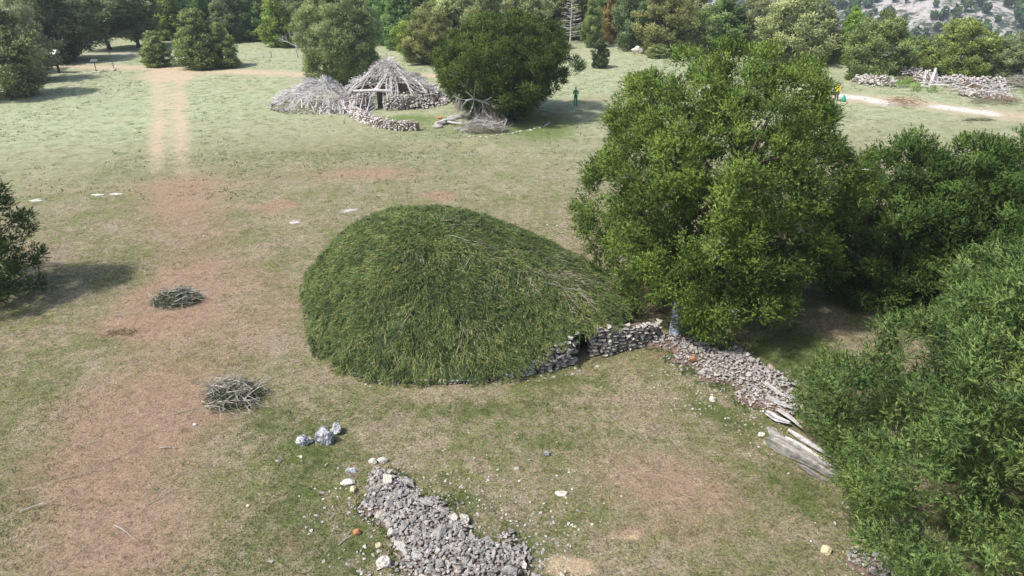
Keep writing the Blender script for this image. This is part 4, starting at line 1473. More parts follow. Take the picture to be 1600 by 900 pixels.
brush_pile(1530, 188, 1.6, .5, .15, "scant green sprig lying on the meadow at the far right", 68, 8, 20, M_brush, M_brush, 260, .5, 1.2, .03, "cut_sprig", "branch", FOL_dark)
for (px, py, ln, an, lab) in [(300, 640, 1.3, .5, 0), (120, 745, .9, .35, 1), (245, 782, .55, .8, 2), (62, 790, 1.0, .6, 3), (200, 830, 1.0, -.4, 4), (440, 720, .5, 1.4, 5), (545, 840, .8, 1.0, 6), (225, 490, 2.3, .35, 7), (350, 428, .9, .2, 8), (150, 690, .5, .8, 9), (265, 700, .6, .1, 10)]:
    labs = ["dark twig trailing from the lower brush pile", "thin dark twig alone on reddish soil", "short thick dark stick on the brown grass", "pale thin stick near the left edge", "forked pale twig on dry grass near the bottom",
            "small upright straw coloured twig left of the boulders", "bent twig beside the orange stone", "long thin pole reaching from the upper brush pile to the rusty twigs", "thin twig above the upper brush pile", "short twig on the reddest soil", "curved twig in the middle of the bare soil"]
    p = P(px, py); rr = random.Random(px)
    mb = MB(); stick(mb, (-ln / 2 * math.cos(an), -ln / 2 * math.sin(an), .05), (math.cos(an), math.sin(an), .02), ln, .022, rr, .25, 2, .4)
    o = mb.build("stick", M_brush if lab in (0, 1, 2, 7) else M_twig); o.location = (p.x, p.y, gz(p.x, p.y)); tag(o, labs[lab], "stick")

# the split log and the pieces of old timber behind it
def along(a, b_, z0, z1, radii, name, mat, parent=None, n=9, tint=.7, flat=.6, seed=1, seg=10, jit=.35):
    rr = random.Random(seed)
    A = P(*a); B = P(*b_); A.z = gz(A.x, A.y) + z0; B.z = gz(B.x, B.y) + z1
    pts = []; rad = []
    for i in range(seg + 1):
        t = i / seg
        p = A.lerp(B, t) + Vector((rr.uniform(-.03, .03), rr.uniform(-.03, .03), rr.uniform(-.03, .03)))
        if parent is not None: p = p - parent.location
        pts.append(p); rad.append(float(np.interp(t, [k / (len(radii) - 1) for k in range(len(radii))], radii)) * rr.uniform(.9, 1.1))
    mb = MB(); mb.tube(pts, rad, n, tint, jit, rr, flat)
    return mb.build(name, mat, parent)


P0 = P(1200, 685)
lg = empty("split_log", (P0.x, P0.y, gz(P0.x, P0.y)), "long weathered split log lying by the nearest juniper", "log")
def timber(a, b_, z0, z1, w, h, name, seed, parent=None, mat=None, seg=26, n=20, groove=.22, tint=.7, bow=.03):
    """a weathered, grooved piece of timber: the grooves run along it, its outline is uneven"""
    rr = random.Random(seed)
    A = P(*a); B = P(*b_); A.z = gz(A.x, A.y) + z0; B.z = gz(B.x, B.y) + z1
    X = (B - A); L = X.length; X.normalize(); Yv = Vector((0, 0, 1)).cross(X).normalized(); Zv = X.cross(Yv)
    gr = [1 - groove * 1.5 * rr.random() * (1 if rr.random() < .7 else 1.9) for k in range(n)]
    V = []; F = []; T = []
    for i in range(seg + 1):
        t = i / seg
        ww = float(np.interp(t, [k / (len(w) - 1) for k in range(len(w))], w)); hh = float(np.interp(t, [k / (len(h) - 1) for k in range(len(h))], h))
        for k in range(n):
            an = 6.28318 * k / n
            g = gr[k] * (1 + .10 * (float(vnoise(t * 7 + k * 3.3, seed, 5)) - .5)) * (1 + .35 * (float(vnoise(t * 4, k * .5, seed)) - .5))
            p = A + X * (L * t + (rr.uniform(-.05, .05) if i in (0, seg) else 0)) + Yv * math.cos(an) * ww * g + Zv * (math.sin(an) * hh * g + bow * math.sin(t * 5 + seed))
            if parent is not None: p = p - parent.location
            V.append(p); T.append(min(1, max(0, tint + (gr[k] - .9) * 1.6)))
    for i in range(seg):
        for k in range(n):
            F.append((i * n + k, i * n + (k + 1) % n, (i + 1) * n + (k + 1) % n, (i + 1) * n + k))
    F.append(tuple(range(n))[::-1]); F.append(tuple(seg * n + k for k in range(n)))
    mb = MB(); mb.add(V, F, T)
    return mb.build(name, mat or M_log, parent)


timber((1202, 692), (1310, 752), .22, .16, [.2, .27, .23, .2, .18, .15, .1], [.2, .3, .26, .22, .2, .16, .1], "log_body", 5, lg)
timber((1226, 692), (1312, 742), .2, .16, [.05, .07, .06, .05, .03], [.12, .13, .11, .09, .05], "splinter", 6, lg, M_grey_wood, tint=.8)
timber((1246, 728), (1292, 752), .1, .08, [.03, .09, .07, .03], [.03, .07, .06, .03], "splinter", 7, lg, M_log, tint=.3)
timber((1198, 680), (1222, 694), .3, .28, [.1, .2, .17, .06], [.05, .09, .07, .03], "bark_knob", 8, lg, M_log, 12, tint=.9)
for i, (a, b_, z, r, lab) in enumerate([((1192, 614), (1226, 630), .42, .11, "upper broken beam at the end of the brown heap"), ((1196, 652), (1232, 668), .22, .15, "lowest broken beam just above the split log"),
                                        ((1198, 632), (1236, 650), .36, .13, "middle broken beam at the end of the brown heap"), ((1232, 676), (1306, 724), .12, .13, "dark pole lying behind the split log"),
                                        ((1214, 650), (1250, 676), .3, .09, "thin broken rail between the heap and the split log")]):
    o = timber(a, b_, z, z * .8, [r * .6, r, r * .8, r * .4], [r * .5, r * .8, r * .6, r * .3], "broken_beam", 20 + i, None, M_grey_wood, tint=.55)
    tag(o, lab, "beam")

# ------------------------------------------------------------------ grass tufts (uncountable)
rng = np.random.default_rng(5)
nfar = 16000
fx_ = rng.uniform(-80, 80, nfar); fy_ = rng.uniform(44, 112, nfar)
n = 120000
gx_ = rng.uniform(-30, 26, n); gy_ = 12 + 44 * rng.random(n) ** 1.4
vis = np.abs(gx_) < gy_ * .78 + 3
gx_ = gx_[vis]; gy_ = gy_[vis]
du, wh, re, sa, gr, pa = masks(gx_, gy_)
d = (gr * 1.2 + .45 * fbm(gx_ * .9, gy_ * .9, 15, 4)) * (1 - .45 * re) * (1 - du) * (1 - sa)
kp = d > rng.uniform(.06, .75, len(gx_))
E = eave(np.arctan2(gy_ - APX.y, gx_ - APX.x)); inh = np.hypot(gx_ - APX.x, gy_ - APX.y) < np.hypot(E[:, 0] - APX.x, E[:, 1] - APX.y) - .2
kp &= ~inh
gx_ = gx_[kp]; gy_ = gy_[kp]; gr = gr[kp]; k = 5; n = len(gx_)
sz = np.ones(n)
hx = []; hy = []
for f_, bb in ((fi, (-5.2, 3.6, 12.2, 18.9)), (fi2, (4.2, 11.5, 19.2, 27.6))):
    a_ = rng.uniform(bb[0], bb[1], 9000); b__ = rng.uniform(bb[2], bb[3], 9000)
    kk_ = np.array([f_(p_, q_) for p_, q_ in zip(a_, b__)])
    s_ = (kk_ > 0) & (kk_ < .42)
    hx.append(a_[s_]); hy.append(b__[s_])
hx = np.concatenate(hx); hy = np.concatenate(hy)
gx_ = np.concatenate([gx_, hx]); gy_ = np.concatenate([gy_, hy]); gr = np.concatenate([gr, rng.uniform(.5, 1, len(hx))]); sz = np.concatenate([sz, np.full(len(hx), 1.9)]); n = len(gx_)
duf = masks(fx_, fy_)
kf = (fbm(fx_ * .16, fy_ * .16, 19, 4) > rng.uniform(.35, .75, len(fx_))) & (duf[0] < .2) & (duf[1] < .2) & (terrain(fx_, fy_) > -1)
gx_ = np.concatenate([gx_, fx_[kf]]); gy_ = np.concatenate([gy_, fy_[kf]]); gr = np.concatenate([gr, np.full(kf.sum(), .62)]); sz = np.concatenate([sz, np.full(kf.sum(), 2.6)]); n = len(gx_)
bs = np.repeat(np.stack([gx_, gy_, terrain(gx_, gy_) - .01], -1), k, 0) + np.concatenate([rng.normal(0, .05, (n * k, 2)) * np.repeat(sz, k)[:, None], np.zeros((n * k, 1))], 1)
ax = unit(np.concatenate([rng.normal(0, .75, (n * k, 2)), np.ones((n * k, 1)) * .8], 1))
ln = rng.uniform(.035, .10, (n * k, 1)) * np.repeat(sz, k)[:, None] ** .7
w = unit(np.cross(ax, rng.normal(size=ax.shape))) * .014 * np.repeat(sz, k)[:, None]
V = np.stack([bs - w, bs + w, bs + ax * ln], 1).reshape(-1, 3)
T = np.repeat(np.clip(np.repeat(.40 - .36 * gr, k) + rng.normal(0, .25, n * k), 0, 1), 3)
M_grass = mat_foliage("grass_blades", [(0, (.07, .12, .03)), (.3, (.14, .19, .06)), (.6, (.30, .27, .13)), (1, (.46, .38, .24))], .2)
o = mobj("grass_tufts", soup("grass_tufts", V, np.arange(len(V)).reshape(-1, 3), T), M_grass); tag(o, "short grass tufts over the near meadow", "grass", kind='stuff')
print("tufts", n)

# ------------------------------------------------------------------ ruined stick huts behind
def z3(px, py, Y):
    return PY(px, py, Y)


def ruin(label, pc, rad_x, rad_y, h, wall_h, seed, npoles, nbrush, gap, apexshift=(0, 0), pole_r=.06, cap=.12, door=None):
    rr = random.Random(seed)
    c = P(*pc)
    e = empty("stick_hut", (c.x, c.y, gz(c.x, c.y)), label, "ruined hut")
    mb = MB()
    ax_, ay_ = apexshift
    def on(th, t, lift=0):
        x = math.cos(th) * rad_x * (1 - t) + ax_ * t; y = math.sin(th) * rad_y * (1 - t) + ay_ * t
        z = wall_h * .7 + (h - wall_h * .7) * (1 - abs(1 - t) ** 1.7) * (1 + .16 * math.sin(th * 3 + seed) + .1 * math.sin(th * 7 + seed * 2)) + lift + .9 * (float(vnoise(x * .8 + seed, y * .8, seed)) - .5)
        return Vector((x, y, z))
    k = 0
    for i in range(npoles):
        th = i * 6.283 / npoles + rr.uniform(-.2, .2)
        if gap(th, rr): continue
        t0 = rr.uniform(-.03, .03); t1 = rr.uniform(.8, 1.02) if rr.random() < .75 else rr.uniform(.45, .8)
        tw = rr.gauss(0, .28)
        pts = [on(th + tw * s, t0 + (t1 - t0) * s, rr.uniform(-.05, .08)) for s in (0, .25, .5, .75, 1)]
        mb = MB(); r = pole_r * rr.uniform(.6, 1.3)
        mb.tube(pts, [r, r * .95, r * .8, r * .65, r * .4], 5, rr.uniform(.45, 1), .25, rr)
        mb.build("pole", M_grey_wood, e)
    mb = MB()
    for i in range(nbrush):
        th = rr.random() * 6.283; t = rr.random() ** 1.2 * .95
        if gap(th, rr) and t < .62: continue
        p = on(th, t, rr.uniform(-.05, .3))
        dn = (on(th + rr.uniform(-.9, .9), t + .15) - p).normalized()
        stick(mb, p - dn * .4, dn, rr.uniform(.6, 1.3), rr.uniform(.018, .035), rr, .35, 1, rr.uniform(.35, 1), 3)
    mb.build("brush_cover", M_grey_wood, e, kind='stuff')
    return e, on


def ring_wall(parent, cx, cy, rx, ry, a0, a1, h, size, seed, name="stone_wall", mat=None, skip=None, thick=.45, lean=0):
    rr = random.Random(seed)
    items = []
    z = 0
    L = abs(a1 - a0) * (rx + ry) / 2
    while z < h * 1.15:
        hh = size * .62
        n = int(L / (size * .8))
        for i in range(n):
            a = a0 + (a1 - a0) * (i + rr.random()) / n
            if skip and skip(a, z): continue
            hl_ = h(a) if callable(h) else h
            if z > hl_ * rr.uniform(.8, 1.1): continue
            for side in ((1, -1) if thick < .4 else (1,)):
                off = thick / 2 * side + rr.uniform(-.06, .06)
                items.append((cx + math.cos(a) * (rx + off), cy + math.sin(a) * (ry + off), gz(cx, cy) + z + hh * .4, size * rr.uniform(.7, 1.35), rr.random()))
        z += hh * .85
    o = stone_stuff(name, items, mat or M_ruin_stone, parent)
    return o


def bar_run(parent, pts, w, h, name="wall_core"):
    mb = MB(); pl = parent.location
    for a, b_ in zip(pts[:-1], pts[1:]):
        c = (a + b_) / 2
        mb.box((c.x - pl.x, c.y - pl.y, gz(c.x, c.y) + h / 2 - pl.z - .05), ((b_ - a).length + .05, w, h), math.atan2(b_.y - a.y, b_.x - a.x), .2)
    return mb.build(name, M_core, parent)


def gapR(th, rr):     # door in front, holes in the covering
    a = th % 6.283
    return 4.42 < a < 4.72 or 5.0 < a < 5.32 or 4.05 < a < 4.2 or 3.82 < a < 3.95 or 3.58 < a < 3.7 or 4.3 < a < 4.36


hr, onR = ruin("tall ruined hut of bleached poles with a dark doorway, right of its lower neighbour", (612, 158), 4.6, 3.9, 3.15, 1.5, 41, 90, 1050, gapR, (.2, .3), .065)
cR = P(612, 158)
ring_wall(hr, cR.x, cR.y, 4.6, 3.9, 0, 6.283, 1.25, .33, 51, skip=lambda a, z: 4.43 < a < 4.68)
# inner dark body so that the inside of the hut is closed off at the back
bar_run(hr, [Vector((cR.x + 4.45 * math.cos(a), cR.y + 3.75 * math.sin(a), 0)) for a in np.linspace(-1.55, 4.35, 40)], .35, 1.15)
# stones banked up on the right flank
items = []
rr = random.Random(52)
for i in range(420):
    a = rr.uniform(-1.1, .5); r_ = rr.uniform(4.3, 6.0)
    items.append((cR.x + r_ * math.cos(a), cR.y + r_ * .85 * math.sin(a), gz(cR.x, cR.y) + max(.05, 1.5 - (r_ - 4.3) * .8) * rr.uniform(.6, 1), rr.uniform(.2, .42), rr.random()))
stone_stuff("stone_bank", items, M_ruin_stone, hr)
# doorway: posts, lintel slab, small porch roof of poles
pd = Vector((math.cos(4.56) * 4.6, math.sin(4.56) * 3.9, 0))
mb = MB(); mb.tube([(pd.x - .62, pd.y - .25, 0), (pd.x - .6, pd.y - .2, 1.75)], [.09, .08], 6, .4); mb.build("door_post", M_grey_wood, hr)
mb = MB(); mb.tube([(pd.x + .62, pd.y - .2, 0), (pd.x + .6, pd.y - .15, 1.75)], [.09, .08], 6, .4); mb.build("door_post", M_grey_wood, hr)
mb = MB(); mb.tube([(pd.x - 2.2, pd.y - .35, 1.8), (pd.x, pd.y - .3, 1.88), (pd.x + 1.4, pd.y - .2, 1.78)], [.12, .14, .1], 7, .7, .3); mb.build("lintel", M_grey_wood, hr)
mb = MB(); mb.box((pd.x + .15, pd.y + .3, .8), (.5, .06, 1.5), .5, .05); mb.build("door_leaf", M_bark, hr)
# walls flanking the doorway
ring_wall(hr, cR.x + pd.x - 2.0, cR.y + pd.y + .9, 1.5, 1.4, 3.3, 5.6, 1.75, .3, 53, "porch_wall")
ring_wall(hr, cR.x + pd.x + 1.9, cR.y + pd.y + 1.3, 1.3, 1.5, 4.0, 5.9, 1.6, .3, 54, "porch_wall")


def gapL(th, rr):
    a = th % 6.283
    return 4.32 < a < 4.46 or 4.78 < a < 4.92 or 5.2 < a < 5.32 or 3.9 < a < 4.0


hl2, onL = ruin("lower ruined hut under a rounded mat of silvery branches, leftmost of the two", (502, 166), 4.6, 3.2, 2.0, .4, 42, 70, 1650, gapL, (.2, .5), .05)
cL = P(502, 166)
ring_wall(hl2, cL.x, cL.y, 4.7, 3.5, 0, 6.283, .45, .3, 55)
mb = MB()
# collapsed limbs in front between both huts
rr = random.Random(56)
for i in range(46):
    x = rr.uniform(-.5, 5.2); y = -3.1 + rr.uniform(-.6, .8)
    mb = MB()
    d = Vector((rr.uniform(-.5, .9), rr.uniform(.2, 1), rr.uniform(.25, .9))).normalized()
    mb.tube([(x, y, 0), Vector((x, y, 0)) + d * rr.uniform(.9, 2.0)], [.07, .035], 5, rr.uniform(.6, 1), .3, rr)
    mb.build("fallen_pole", M_grey_wood, hl2)

# low curved forecourt wall
c = P(610, 178)
fw = empty("stone_wall", (c.x, c.y, gz(c.x, c.y)), "low curved dry stone wall enclosing the grass before the ruined hut's door", "wall")
arc = [(552, 168), (548, 182), (565, 193), (590, 200), (620, 204), (652, 204)]
ap = gp(arc)
rr = random.Random(57)
items = []
tot = wall_run(None, ap, 1.0, .75, .34, .3, ST_WALL, rr, 0, [0], ragged=.15)
tot2 = wall_run(None, [p + Vector((.25, .4, 0)) for p in ap], 1.0, .75, .34, .3, ST_WALL, rr, 0, [0], ragged=.15)
stone_stuff("stones", [(l[0], l[1], l[2], max(s[0], s[2]) * .95, rr.random()) for l, s, r_ in tot + tot2], M_ruin_stone, fw)
bar_run(fw, [p + Vector((.12, .2, 0)) for p in ap], .4, .7)

# bare broken limb hanging from the dark juniper with its beard of dead twigs
pk = z3(748, 160, P(772, 186).y - 2.2)
e = empty("broken_limb", (pk.x, pk.y, pk.z), "silver bare broken limb with hanging dead twigs on the dark spreading juniper", "dead branch")
mb = MB(); rr = random.Random(71)
mb.tube([(1.8, 1.6, -.6), (1.1, .9, -.2), (.3, .3, .0), (-.4, .1, .3), (-1.0, 0, .9)], [.17, .15, .12, .09, .05], 6, .8, .3, rr)
mb.tube([(-.4, .1, .3), (-1.0, 0, .2), (-1.5, -.1, -.3)], [.08, .06, .03], 6, .9, .2, rr)
for (a0, d0, l0, r0_) in [((-1.0, 0, .9), (-.3, 0, 1), .7, .045), ((-.4, .1, .3), (.1, -.2, 1), .8, .04), ((.3, .3, 0), (.9, -.3, .5), 1.1, .06), ((.3, .3, 0), (.8, -.5, -.2), 1.3, .05), ((-1.5, -.1, -.3), (-.2, -.1, -1), .6, .03),
                          ((-1.0, 0, .2), (-.8, 0, .1), .8, .035), ((1.1, .9, -.2), (1, -.6, .2), 1.4, .06), ((-.4, .1, .3), (-.2, -.4, -.8), .9, .04), ((.3, .3, 0), (0, -.5, -.9), 1.0, .04)]:
    branchy(mb, Vector(a0), Vector(d0).normalized(), l0, r0_, 3, rr, .85)
mb.build("limb", M_grey_wood, e)
mb = MB()
for i in range(170):
    x = rr.gauss(1.0, .8); z = -.1 + rr.uniform(-.9, .1)
    stick(mb, (x, rr.uniform(-.3, .6), z), (rr.uniform(-.9, .9), rr.uniform(-.5, .2), -1), rr.uniform(.5, 1.5), .022, rr, .4, 2, rr.uniform(.2, .8), 3)
for i in range(70):
    stick(mb, (-1.8 + rr.uniform(-.3, .4), rr.uniform(-.2, .2), rr.uniform(-.4, .5)), (rr.uniform(-.5, .3), rr.uniform(-.3, .1), -1), rr.uniform(.4, 1.0), .02, rr, .4, 2, rr.uniform(.6, 1), 3)
mb.build("hanging_twigs", M_twig, e, kind='stuff')
# logs and a reddish stone at its foot
for i, (a, b_, r, lab) in enumerate([((681, 197), (712, 190), .2, "short pale log at the foot of the dark spreading juniper, left one"), ((700, 188), (735, 184), .16, "longer pale log against the foot of the dark spreading juniper"),
                                     ((690, 192), (722, 197), .1, "thin pale pole lying across the two logs")]):
    o = along(a, b_, .2, .25, [r, r * 1.2, r, r * .7], "log", M_grey_wood, None, 7, .6, .9, 80 + i, 6); tag(o, lab, "log")
single(684, 199, (.95, .6, .45), "dark flat stone left of the pale logs", M_stone, 61, "boulder", "boulder")
single(688, 190, (.5, .4, .35), "small reddish stone resting behind the dark flat stone", M_orange, 62, sink=-.6)
# curved row of white stones
g0 = pxs([(715, 214), (760, 214), (800, 208), (830, 203), (848, 199), (860, 190)])
rr = random.Random(72)
k = 0
for (ax0, ay0), (bx0, by0) in zip(g0[:-1], g0[1:]):
    l = math.hypot(bx0 - ax0, by0 - ay0)
    nn = max(2, int(l / .42))
    for i in range(nn):
        t = i / nn; s = rr.uniform(.2, .36)
        x = ax0 + (bx0 - ax0) * t + rr.uniform(-.1, .1); y = ay0 + (by0 - ay0) * t + rr.uniform(-.12, .12)
        o = put_stone(rr.choice(ST_PALE), (x, y, gz(x, y) + s * .15), (s * 1.2, s, s * .8), (0, 0, rr.random() * 6))
        tag(o, "white kerb stone in the curved row before the dark spreading juniper", "stone", "white stones in the curved row")

# ------------------------------------------------------------------ long stone ruin, right
c = P(1450, 140)
sr = empty("stone_ruin", (c.x, c.y, gz(c.x, c.y)), "long collapsed ruin of grey stones and timber across the far right meadow", "ruin")
items = []; rr = random.Random(81)
def pile_line(pts, w, h, n, smin=.22, smax=.55):
    for i in range(n):
        j = rr.randrange(len(pts) - 1); t = rr.random()
        a, b_ = pts[j], pts[j + 1]
        q_ = a.lerp(b_, t); u = rr.gauss(0, .45)
        y = q_.y + u * w; x = q_.x + rr.uniform(-.3, .3)
        lump = .55 + .7 * float(vnoise(x * .6, y * .6, 91))
        items.append((x, y, gz(x, y) + h * lump * max(0.03, 1 - abs(u)) * rr.uniform(.55, 1), rr.uniform(smin, smax), rr.random()))
pile_line(gp([(1336, 130), (1360, 132), (1395, 136)]), 1.1, 1.0, 330)
pile_line(gp([(1400, 124), (1440, 128), (1470, 132), (1500, 136), (1530, 140), (1565, 146)]), 1.6, 1.5, 1100)
pile_line(gp([(1400, 118), (1440, 121)]), 1.2, 1.0, 150)
pile_line(gp([(1500, 150), (1540, 154), (1575, 156)]), 1.2, .8, 260)
stone_stuff("stones", items, M_ruin_stone, sr)
bar_run(sr, gp([(1400, 128), (1440, 130), (1500, 138), (1560, 148)]), 1.0, .7)
for i, (px, py, topx, topy, r) in enumerate([(1442, 134, 1447, 109, .17), (1452, 136, 1463, 106, .2), (1464, 135, 1461, 107, .2), (1436, 130, 1450, 112, .15), (1458, 134, 1452, 115, .12), (1570, 152, 1562, 127, .16), (1430, 128, 1440, 112, .13)]):
    a = P(px, py); b_ = PY(topx, topy, a.y + .2)
    mb = MB(); mb.tube([a - sr.location, (a - sr.location).lerp(b_ - sr.location, .5) + Vector((.05, 0, 0)), b_ - sr.location], [r, r * .9, r * .6], 6, .95, .3, rr)
    mb.build("leaning_post", M_grey_wood, sr)
for i in range(70):
    px = rr.uniform(1425, 1570); py = 130 + (px - 1425) * .14 + rr.uniform(-4, 14)
    a = P(px, py) - sr.location; an = rr.uniform(-.5, .9); l = rr.uniform(.8, 2.4)
    mb = MB(); mb.tube([a + Vector((0, 0, rr.uniform(.4, 1.3))), a + Vector((math.cos(an) * l, math.sin(an) * l * .6, rr.uniform(.3, 1.1)))], [.07, .035], 5, rr.uniform(.5, 1), .3, rr)
    mb.build("fallen_pole", M_grey_wood, sr)
# green weeds in front of the ruin
rng = np.random.default_rng(8)
cc = np.array([[P(a, b_).x + rng.normal(0, .5), P(a, b_).y, gz(P(a, b_).x, P(a, b_).y) + .35] for a, b_ in [(1408, 134), (1416, 137), (1424, 136), (1434, 141), (1446, 143), (1456, 144), (1402, 131), (1412, 131), (1400, 118), (1444, 120)]])
o = mobj("weeds", foliage("weeds", cc, .55, 60, .3, .06, 5, rng, .8), FOL_back); o.color = (.9, 1.15, .7, 1); tag(o, "light green weeds growing before the stone ruin", "weeds", kind='stuff')

# ------------------------------------------------------------------ information board, signs, benches
M_redwood = mat_wood("red_brown_board_wood", (.06, .03, .02), (.16, .08, .05), 4)
p = P(93, 115)
ib = empty("information_board", (p.x, p.y, gz(p.x, p.y)), "roofed wooden information board half hidden by the bushy juniper", "notice board", rz=.12)
mb = MB(); mb.box((0, 0, 1.15), (.22, .22, 2.5), 0, .4); mb.build("post", M_redwood, ib)
mb = MB(); mb.box((-2.3, .1, 1.15), (.22, .22, 2.5), 0, .4); mb.build("post", M_redwood, ib)
mb = MB(); mb.box((-1.15, .05, 1.35), (2.08, .08, 1.0), 0, .5); mb.build("panel", M_redwood, ib)
m_, nt, b = newmat("faded_panel_print", .5, .3)
n1 = noise(nt, 5, 3, .5); nt.links.new(ramp(nt, n1.outputs[0], [(.35, (.2, .09, .08)), (.6, (.36, .2, .18))]), b.inputs["Base Color"])
mb = MB(); mb.box((-1.15, -.0, 1.35), (1.8, .03, .8), 0, .5); mb.build("print", m_, ib)
for s_, nm in ((-1, 0), (1, 1)):
    mb = MB(); mb.box((-1.15, .05 + s_ * .38, 2.5), (3.0, .9, .07), 0, .8, rx=-s_ * .5); mb.build("roof_board", M_grey_wood, ib)
M_metal = newmat("dark_metal", .5, .5)[0]; M_metal.node_tree.nodes["Principled BSDF"].inputs["Base Color"].default_value = (.09, .09, .09, 1)
p = P(151, 113)
sg = empty("lectern_sign", (p.x, p.y, gz(p.x, p.y)), "small dark tilted sign on a thin stand beside the track", "sign")
mb = MB(); mb.tube([(0, 0, 0), (0, 0, 1.35)], [.05, .05], 6, .3); mb.build("post", M_metal, sg)
mb = MB(); mb.box((0, 0, 1.4), (.85, .5, .06), 0, .3, rx=.5); mb.build("panel", M_metal, sg)
mb = MB(); mb.box((0, -.05, .06), (1.0, .5, .1), 0, .3); mb.build("footing", M_pale, sg)
p = P(179, 111)
sp_ = empty("marker_pole", (p.x, p.y, gz(p.x, p.y)), "tall thin marker pole right of the small sign", "pole")
mb = MB(); mb.tube([(0, 0, 0), (-.12, 0, 2.5)], [.04, .03], 6, .3); mb.build("pole", M_metal, sp_)
mb = MB(); mb.tube([(-.25, 0, 0), (.2, .1, .3)], [.25, .12], 7, .3, .3); mb.build("stone_footing", M_pale, sp_)
p = P(424, 90); mb = MB(); mb.tube([(0, 0, -.1), (0.03, 0, .9)], [.06, .06], 6, .3)
o = mb.build("marker_post", M_twig); o.location = (p.x, p.y, gz(p.x, p.y)); tag(o, "short wooden marker post on the meadow left of the bare grey tree", "post")
p = P(878, 52)
bn = empty("log_bench", (p.x, p.y, gz(p.x, p.y)), "pale log rails stacked like a bench beside the dead conifer", "bench")
for k, (y_, z_) in enumerate([(0, .5), (0, 1.1), (-.8, .35)]):
    mb = MB(); mb.tube([(-2, y_, z_), (2, y_, z_ + .03)], [.14, .12], 7, .9, .15); mb.build("rail", M_grey_wood, bn)
for x_ in (-1.6, 1.6):
    mb = MB(); mb.tube([(x_, .1, 0), (x_, .1, 1.2)], [.13, .12], 6, .5); mb.build("post", M_grey_wood, bn)

# pale blue cloth under the great juniper
m_, nt, b = newmat("pale_blue_cloth", .8, .2)
n1 = noise(nt, 6, 4, .6); nt.links.new(ramp(nt, n1.outputs[0], [(.3, (.42, .49, .6)), (.65, (.6, .68, .8))]), b.inputs["Base Color"])
p = P(1064, 527)
mb = MB(); nu, nv = 16, 12
V = []; F = []
for j in range(nv):
    for i in range(nu):
        u = i / (nu - 1); v = j / (nv - 1)
        wd = .38 + .62 * (1 - v)
        V.append(((u - .5) * wd * 1.05 - .1 * v, .07 * math.sin(u * 13 + v) + .5 * v, 1.35 * v))
for j in range(nv - 1):
    for i in range(nu - 1):
        F.append((j * nu + i, j * nu + i + 1, (j + 1) * nu + i + 1, (j + 1) * nu + i))
mb.add(V, F); o = mb.build("blue_cloth", m_, None, True); o.location = (p.x, p.y, gz(p.x, p.y) + .1)
o.modifiers.new("thick", 'SOLIDIFY').thickness = .015
tag(o, "pale blue cloth hanging under the great juniper beside the hut wall", "cloth")

# ------------------------------------------------------------------ people
def flat(name, col, rough=.7):
    m_ = newmat(name, rough, .25)[0]; m_.node_tree.nodes["Principled BSDF"].inputs["Base Color"].default_value = (*col, 1); return m_


M_skin = flat("skin", (.5, .29, .2)); M_hair = flat("dark_hair", (.03, .02, .015)); M_green = flat("green_coverall_cloth", (.01, .27, .13)); M_yel = flat("yellow_jacket_cloth", (.75, .6, .04))
M_navy = flat("dark_trouser_cloth", (.03, .05, .08)); M_boot = flat("dark_boot_leather", (.03, .03, .03)); M_teal = flat("green_sack_cloth", (.03, .32, .22)); M_scarf = flat("black_neck_cloth", (.02, .02, .02))


